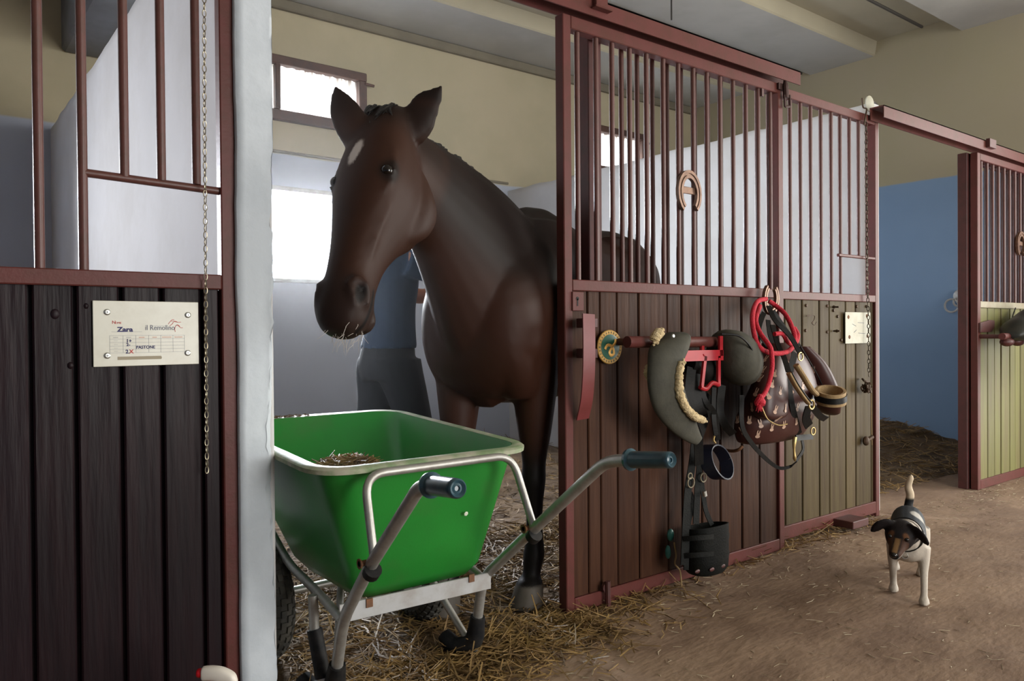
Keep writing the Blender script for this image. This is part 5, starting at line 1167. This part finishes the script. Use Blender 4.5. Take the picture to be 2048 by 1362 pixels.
# ================================================================ DOG
M_DOG = mat('terrier_coat', (0.5, 0.45, 0.4), 0.6, attr='coat', bump=0.12, bscale=160, spec=0.15)
D0 = Vector((3.085, -.675, 0)); dF = Vector((-.903, -.431, 0)).normalized(); dL = Vector((.431, -.903, 0)).normalized()
dg_ = thing('dog', D0+(-dF)*.15, 'small black and white terrier trotting towards the camera', 'dog')
def DP(b, l_, z): return D0-dF*b+dL*l_+Zv*z
q = MB()
q.loft([(DP(b, 0, z), dL, w_, Zv, u_, d_) for b, z, w_, u_, d_ in ((-.035, .195, .03, .035, .03), (-.01, .195, .062, .06, .055), (.05, .203, .068, .088, .080), (.13, .208, .068, .088, .082), (.22, .216, .066, .082, .066), (.30, .220, .066, .078, .058), (.36, .215, .052, .062, .05), (.395, .208, .02, .025, .02))], 20, 4, p=2.2)
def dleg(rows): q.loft([(DP(b, l_, z), dL, w_, dF, a, a2) for b, l_, z, w_, a, a2 in rows], 12, 4)
# left foreleg planted forward, right foreleg behind it just leaving the ground, hind legs
FP = (-0.098, .047)
dleg([(.02, .052, .20, .028, .040, .040), (.012, .054, .15, .022, .028, .028), (-.01, .054, .105, .0155, .018, .019), (-.045, .054, .06, .0135, .0145, .0145), (-.062, .053, .03, .0135, .0145, .0145), (-.072, .053, .018, .018, .026, .016), (-.076, .053, .002, .020, .032, .018)])
dleg([(.03, -.052, .20, .028, .040, .040), (.03, -.054, .15, .022, .028, .028), (.035, -.055, .10, .0155, .018, .019), (.055, -.054, .055, .0135, .0145, .0145), (.055, -.053, .030, .0135, .0155, .0145), (.045, -.053, .018, .018, .026, .016), (.040, -.053, .004, .020, .030, .018)])
for sg, b0 in ((1, .29), (-1, .34)):
    dleg([(b0+.02, sg*.050, .21, .035, .055, .05), (b0-.005, sg*.054, .15, .030, .042, .040), (b0+.02, sg*.054, .11, .020, .024, .022), (b0+.055, sg*.052, .075, .016, .018, .016), (b0+.035, sg*.051, .035, .014, .015, .014), (b0+.022, sg*.051, .018, .020, .028, .016), (b0+.018, sg*.051, .002, .022, .032, .018)])
# neck and head, lowered and turned a little to the right of its way
q.tube(smooth_path([DP(.05, 0, .235), DP(-.015, -.012, .248), DP(-.055, -.018, .262)], 4), [.062, .060, .058, .056, .054, .052, .050, .050, .050], 14)
hF = (dF*.88-dL*.20-Zv*.42).normalized(); hL = (dL-hF*dL.dot(hF)).normalized(); hU = hL.cross(hF)
if hU.z < 0: hU = -hU
hC = DP(-.085, -.024, .270)
def DH(f, l_, u_): return hC+hF*f+hL*l_+hU*u_
q.loft([(DH(-.045, 0, 0), hL, .025, hU, .025, .025), (DH(-.02, 0, 0), hL, .050, hU, .044, .045), (DH(.015, 0, 0), hL, .056, hU, .045, .048), (DH(.045, 0, -.006), hL, .046, hU, .035, .042), (DH(.065, 0, -.014), hL, .032, hU, .022, .032), (DH(.095, 0, -.018), hL, .025, hU, .018, .026), (DH(.118, 0, -.018), hL, .019, hU, .015, .021), (DH(.128, 0, -.016), hL, .008, hU, .008, .010)], 18, 4, p=2.2)
for sg in (1, -1):
    dz = 0.0 if sg > 0 else .006
    q.loft([(DH(.0, sg*.026, .034), hU, .016, hF, .010, .010), (DH(.014, sg*.050, .034+dz), hU, .022, hF, .008, .008), (DH(.026, sg*.074, .024+dz), hU, .027, hF, .0075, .0075), (DH(.032, sg*.092, .012+dz), hU, .022, hF, .0065, .0065), (DH(.034, sg*.103, .0+dz), hU, .008, hF, .005, .005)], 12, 4)
TP = smooth_path([DP(.37, .0, .245), DP(.395, .004, .285), DP(.395, .010, .325), DP(.385, .002, .365), DP(.378, .012, .402), DP(.376, .016, .418)], 4)
q.tube(TP, [float(np.interp(i/(len(TP)-1), [0, .2, .5, .8, 1], [.022, .018, .017, .013, .003])) for i in range(len(TP))], 10)
me = fuse(q, .0048, 4, .5)
def dcoat(co, nr):
    def sm(e0, e1, x): t = np.clip((x-e0)/(e1-e0), 0, 1); return t*t*(3-2*t)
    c = np.tile(np.array([.48, .42, .35]), (len(co), 1))
    def mixc(c, k, col): return c*(1-k[:, None])+np.array(col)*k[:, None]
    r_ = co-np.array(D0); b = -(r_ @ np.array(dF)); l_ = r_ @ np.array(dL); z = co[:, 2]
    h = co-np.array(hC); hf = h @ np.array(hF); hl_ = h @ np.array(hL); hu = h @ np.array(hU)
    hd_ = ((hf > -.055) & (np.abs(hl_) < .13) & (hu > -.06) & (b < .02)).astype(float)
    wob = .012*np.sin(b*40+l_*23)
    saddle_ = sm(.205, .235, z+wob)*(b > .03)*(b < .42)*(1-hd_); c = mixc(c, saddle_, (.022, .026, .032))
    patch = np.sqrt(((b-.17)/.05)**2+((l_-.035)/.028)**2); c = mixc(c, sm(1.1, .7, patch)*(z > .2)*(1-hd_), (.42, .40, .36))
    tail = ((b > .35) & (z > .24)).astype(float); c = mixc(c, tail, (.60, .48, .34)); c = mixc(c, tail*sm(.318, .306, z), (.015, .015, .016))
    c = mixc(c, hd_, (.012, .009, .009))
    ex_ = np.sqrt(((hf-.046)/.010)**2+((np.abs(hl_)-.026)/.012)**2); c = mixc(c, hd_*sm(1.2, .6, ex_)*(hu > .005)*.8, (.14, .06, .025))
    c = mixc(c, hd_*(hf > .058)*sm(.012, .006, np.abs(hl_))*(hu > -.012)*.8, (.22, .12, .05))
    c = mixc(c, hd_*(hf > .055)*sm(.010, .020, np.abs(hl_))*.6, (.10, .045, .025))
    c = mixc(c, hd_*(hf > .075)*sm(-.020, -.030, hu)*(hl_ > -.01), (.40, .36, .32))
    c = mixc(c, hd_*sm(.118, .122, hf), (.004, .004, .004))
    return c
skin_object('body', me, M_DOG, dg_, dcoat)
for sg in (1, -1): MB().ball(DH(.050, sg*.029, .011), .0085).build('eye', M_EYE, dg_, smooth=True)
MB().ball(DH(.126, 0, -.012), .012, .012, .010).build('nose', M_EYE, dg_, smooth=True)
cc = DP(-.012, -.012, .245); ax = (DP(-.05, -.018, .268)-DP(.05, 0, .235)).normalized(); a_ = dL; b_ = ax.cross(a_)
P = [cc+a_*math.cos(2*math.pi*k/24)*.0665+b_*math.sin(2*math.pi*k/24)*.066 for k in range(25)]
MB().ribbon(P, .016, .004, ax).build('collar', M_LEATHER, dg_, smooth=30)
t0 = cc+b_*(-.07 if (b_*-1).z < 0 else .07); MB().tube([t0+a_*math.cos(2*math.pi*k/12)*.011+Zv*(math.sin(2*math.pi*k/12)*.011-.012) for k in range(12)], .002, 5, closed=True).build('tag_ring', M_SCREW, dg_, smooth=True)

# ================================================================ BEDDING AND STRAW
M_STRAW = mat('straw', (0.30, 0.185, 0.060), 0.6, col2=(0.12, 0.066, 0.025), nscale=9, namt=0.9, edge=(.40, .60))
M_STRAWP = mat('pale_chaff', (0.46, 0.38, 0.26), 0.6, col2=(0.30, 0.22, 0.12), nscale=9)
M_MUCK = mat('dark_bedding', (0.085, 0.050, 0.024), 0.95, col2=(0.17, 0.105, 0.045), nscale=9, bump=0.9, bscale=40, col3=(0.045, 0.028, 0.016), n3scale=4)
def bed2(x, y):      # bedding of the middle stall, thinning out at the doorway
    ed = min(1.0, max(0.0, (y-0.02+0.10*vnoise(x*2, 1.7))/0.7)); sx = min(1, max(0, (x-0.80)/0.1), 1)*min(1, max(0, (4.36-x)/0.1))
    h = ed*(0.035+0.025*vnoise(x, y, 0, 2.2)+0.014*vnoise(x, y, 4, 9.0))*sx
    corner = max(0, 1-((x-3.2)**2+(y-2.9)**2)/1.6); h += .16*corner*ed*sx
    return floor_z(x, y)+max(h, -0.004)-(0.012 if ed < .05 else 0)
def bed3(x, y):
    ed = min(1.0, max(0.0, (y-0.30)/0.8)); h = ed*(0.06+0.05*vnoise(x, y, 0, 1.9)+0.03*vnoise(x, y, 4, 6.0)); h += 0.16*max(0, min(1, (x-5.6)/1.2))*ed
    return floor_z(x, y)+max(h, -0.004)-(0.012 if ed < .03 else 0)
vs_, fs_ = grid(0.812, 4.33, -0.05, 3.53, 130, 130, bed2)
tag(MB().add(vs_, fs_).build('stall_bedding', M_MUCK, None, smooth=True), 'dark trodden bedding on the middle stall floor under the horse', 'bedding', kind='stuff')
vs_, fs_ = grid(4.45, 6.99, 0.25, 3.53, 80, 100, bed3)
tag(MB().add(vs_, fs_).build('stall_bedding', M_MUCK, None, smooth=True), 'heaped brown bedding in the far stall behind the dog', 'bedding', kind='stuff')
def strands(name, n, place, zf, L0, L1, r0, r1, m_, label, seed, tilt=.22):
    """loose stalks: three-sided bent prisms joined into one uncountable scatter"""
    rr = np.random.RandomState(seed); V = []; F = []
    for i in range(n):
        x, y = place(rr); a = rr.uniform(0, 2*math.pi); L_ = rr.uniform(L0, L1)*rr.uniform(.5, 1); rad = rr.uniform(r0, r1)
        d = np.array([math.cos(a), math.sin(a), rr.normal(0, tilt)]); sd_ = np.array([-math.sin(a), math.cos(a), 0]); bend = rr.normal(0, .12)*L_
        c = np.array([x, y, zf(x, y)+rad+abs(rr.normal(0, .35))*rad*3+abs(d[2])*L_*.42])
        o = len(V)
        for t, s_ in ((-.5, .8), (0, 1), (.5, .7)):
            p = c+d*L_*t+sd_*bend*(1-4*t*t)
            for k in range(3):
                an = 2*math.pi*k/3; V.append(p+sd_*math.cos(an)*rad*s_*1.5+np.array([0, 0, 1])*math.sin(an)*rad*s_)
        for j in range(2):
            for k in range(3): F.append((o+j*3+k, o+j*3+(k+1) % 3, o+j*3+3+(k+1) % 3, o+j*3+3+k))
        F.append((o, o+2, o+1)); F.append((o+6, o+7, o+8))
    me = bpy.data.meshes.new(name); V = np.array(V); org = np.array([V[:, 0].mean(), V[:, 1].mean(), 0]); me.from_pydata([tuple(p) for p in V-org], [], F); me.materials.append(m_)
    o = bpy.data.objects.new(name, me); COL.objects.link(o); o.location = org; return tag(o, label, 'straw', kind='stuff')
def pl2(rr):
    while True:
        x = rr.uniform(.9, 4.2); y = rr.uniform(-.02, 3.4)**1.0 if rr.rand() < .35 else rr.uniform(-.05, 1.1)
        if rr.rand() < 1.2-.25*y: return x, y
strands('loose_straw', 9500, pl2, bed2, .05, .20, .0012, .0026, M_STRAW, 'loose golden straw scattered over the middle stall bedding', 11)
def pl3(rr): return rr.uniform(4.58, 6.86), rr.uniform(.32, 3.38)
strands('loose_straw', 3500, pl3, bed3, .06, .22, .0016, .0032, M_STRAW, 'brown straw scattered over the far stall bedding', 12)
def plt(rr):          # threshold drift in front of the opening
    while True:
        x = rr.uniform(.82, 2.5); y = -abs(rr.normal(0, .16))+.06
        if y > -.55+.12*vnoise(x*3, 0) and rr.rand() < (1.0 if x < 1.95 else .25*(2.5-x)/.5): return x, y
strands('loose_straw', 4200, plt, floor_z, .04, .17, .0011, .0024, M_STRAW, 'straw drift lying across the doorway under the wheelbarrow', 13)
def pla(rr):          # stray stalks on the aisle floor, more along the door foot
    while True:
        x = rr.uniform(.85, 7); y = rr.uniform(-3.2, .05); k = .22+.8*math.exp(-((y+.05)/.18)**2)
        if rr.rand() < k: return x, y
strands('loose_straw', 2300, pla, floor_z, .015, .06, .0006, .0013, M_STRAWP, 'stray straw stalks on the earth aisle floor', 14, .06)
strands('pale_chaff', 700, pla, floor_z, .012, .05, .0008, .0016, M_STRAWP, 'pale chaff flecks on the earth aisle floor', 15, .05)
# a few large stalks by the barrow's foot
for k, (u0, v0, u1, v1) in enumerate(((895, 1336, 963, 1357), (757, 1312, 800, 1330), (990, 1262, 1075, 1247))):
    a = atZ(u0, v0, .012); b = atZ(u1, v1, .014)
    tag(MB().tube([a, a.lerp(b, .5)+Vector((0, 0, .004)), b], [.004, .0045, .0035], 6).build('straw_stalk', M_STRAW, None, smooth=True), ('thick pale straw stalk lying in front of the barrow foot', 'thick straw stalk lying under the barrow crossbar', 'long straw stalk lying before the horse hoof')[k], 'straw')
# muck heap in the barrow
def heap(x, y):
    r2 = ((x-1.10)/.20)**2+((y-.16)/.24)**2; return .42+.228*max(0, 1-r2)**.6+.012*vnoise(x, y, 0, 14)
mb = MB(); vs_, fs_ = grid(.945, 1.43, -.13, .33, 40, 40, lambda x, y: max(.345, heap(x, y)-.0)); mb.add(vs_, fs_)
tag(mb.build('muck_heap', M_MUCK, None, smooth=True), 'mound of dung and straw inside the green wheelbarrow', 'muck', kind='stuff')
def plh(rr):
    while True:
        x = rr.normal(1.10, .09); y = rr.normal(.15, .10)
        if .99 < x < 1.30 and -.02 < y < .30: return x, y
strands('muck_straw', 1500, plh, heap, .03, .10, .0010, .0022, M_STRAW, 'straw on top of the muck in the wheelbarrow', 16, .16)
# bits caught on the front rim
def plr(rr): return rr.uniform(.87, 1.16), rr.uniform(.592, .622)
strands('rim_straw', 160, plr, lambda x, y: rimz(.6)+.001, .01, .035, .0010, .002, M_MUCK, 'crumbs of muck stuck on the far rim of the wheelbarrow', 17, .1)

# ================================================================ DUST HAZE ADDED FOR THE WINDOW GLARE
M_HAZE = bpy.data.materials.new('dusty_glare'); M_HAZE.use_nodes = True
nt = M_HAZE.node_tree; nt.nodes.clear(); o_ = nt.nodes.new('ShaderNodeOutputMaterial'); vsn = nt.nodes.new('ShaderNodeVolumeScatter')
vsn.inputs['Color'].default_value = (1, 1, 1, 1); vsn.inputs['Density'].default_value = 0.0048; vsn.inputs['Anisotropy'].default_value = 0.82
nt.links.new(vsn.outputs[0], o_.inputs['Volume'])
hz = tag(MB().box(.83, 4.3, -.42, 3.48, .06, 3.46).build('dusty_glare', M_HAZE, None), 'thin dusty haze added for the window glare in the middle stall', 'haze', kind='stuff')
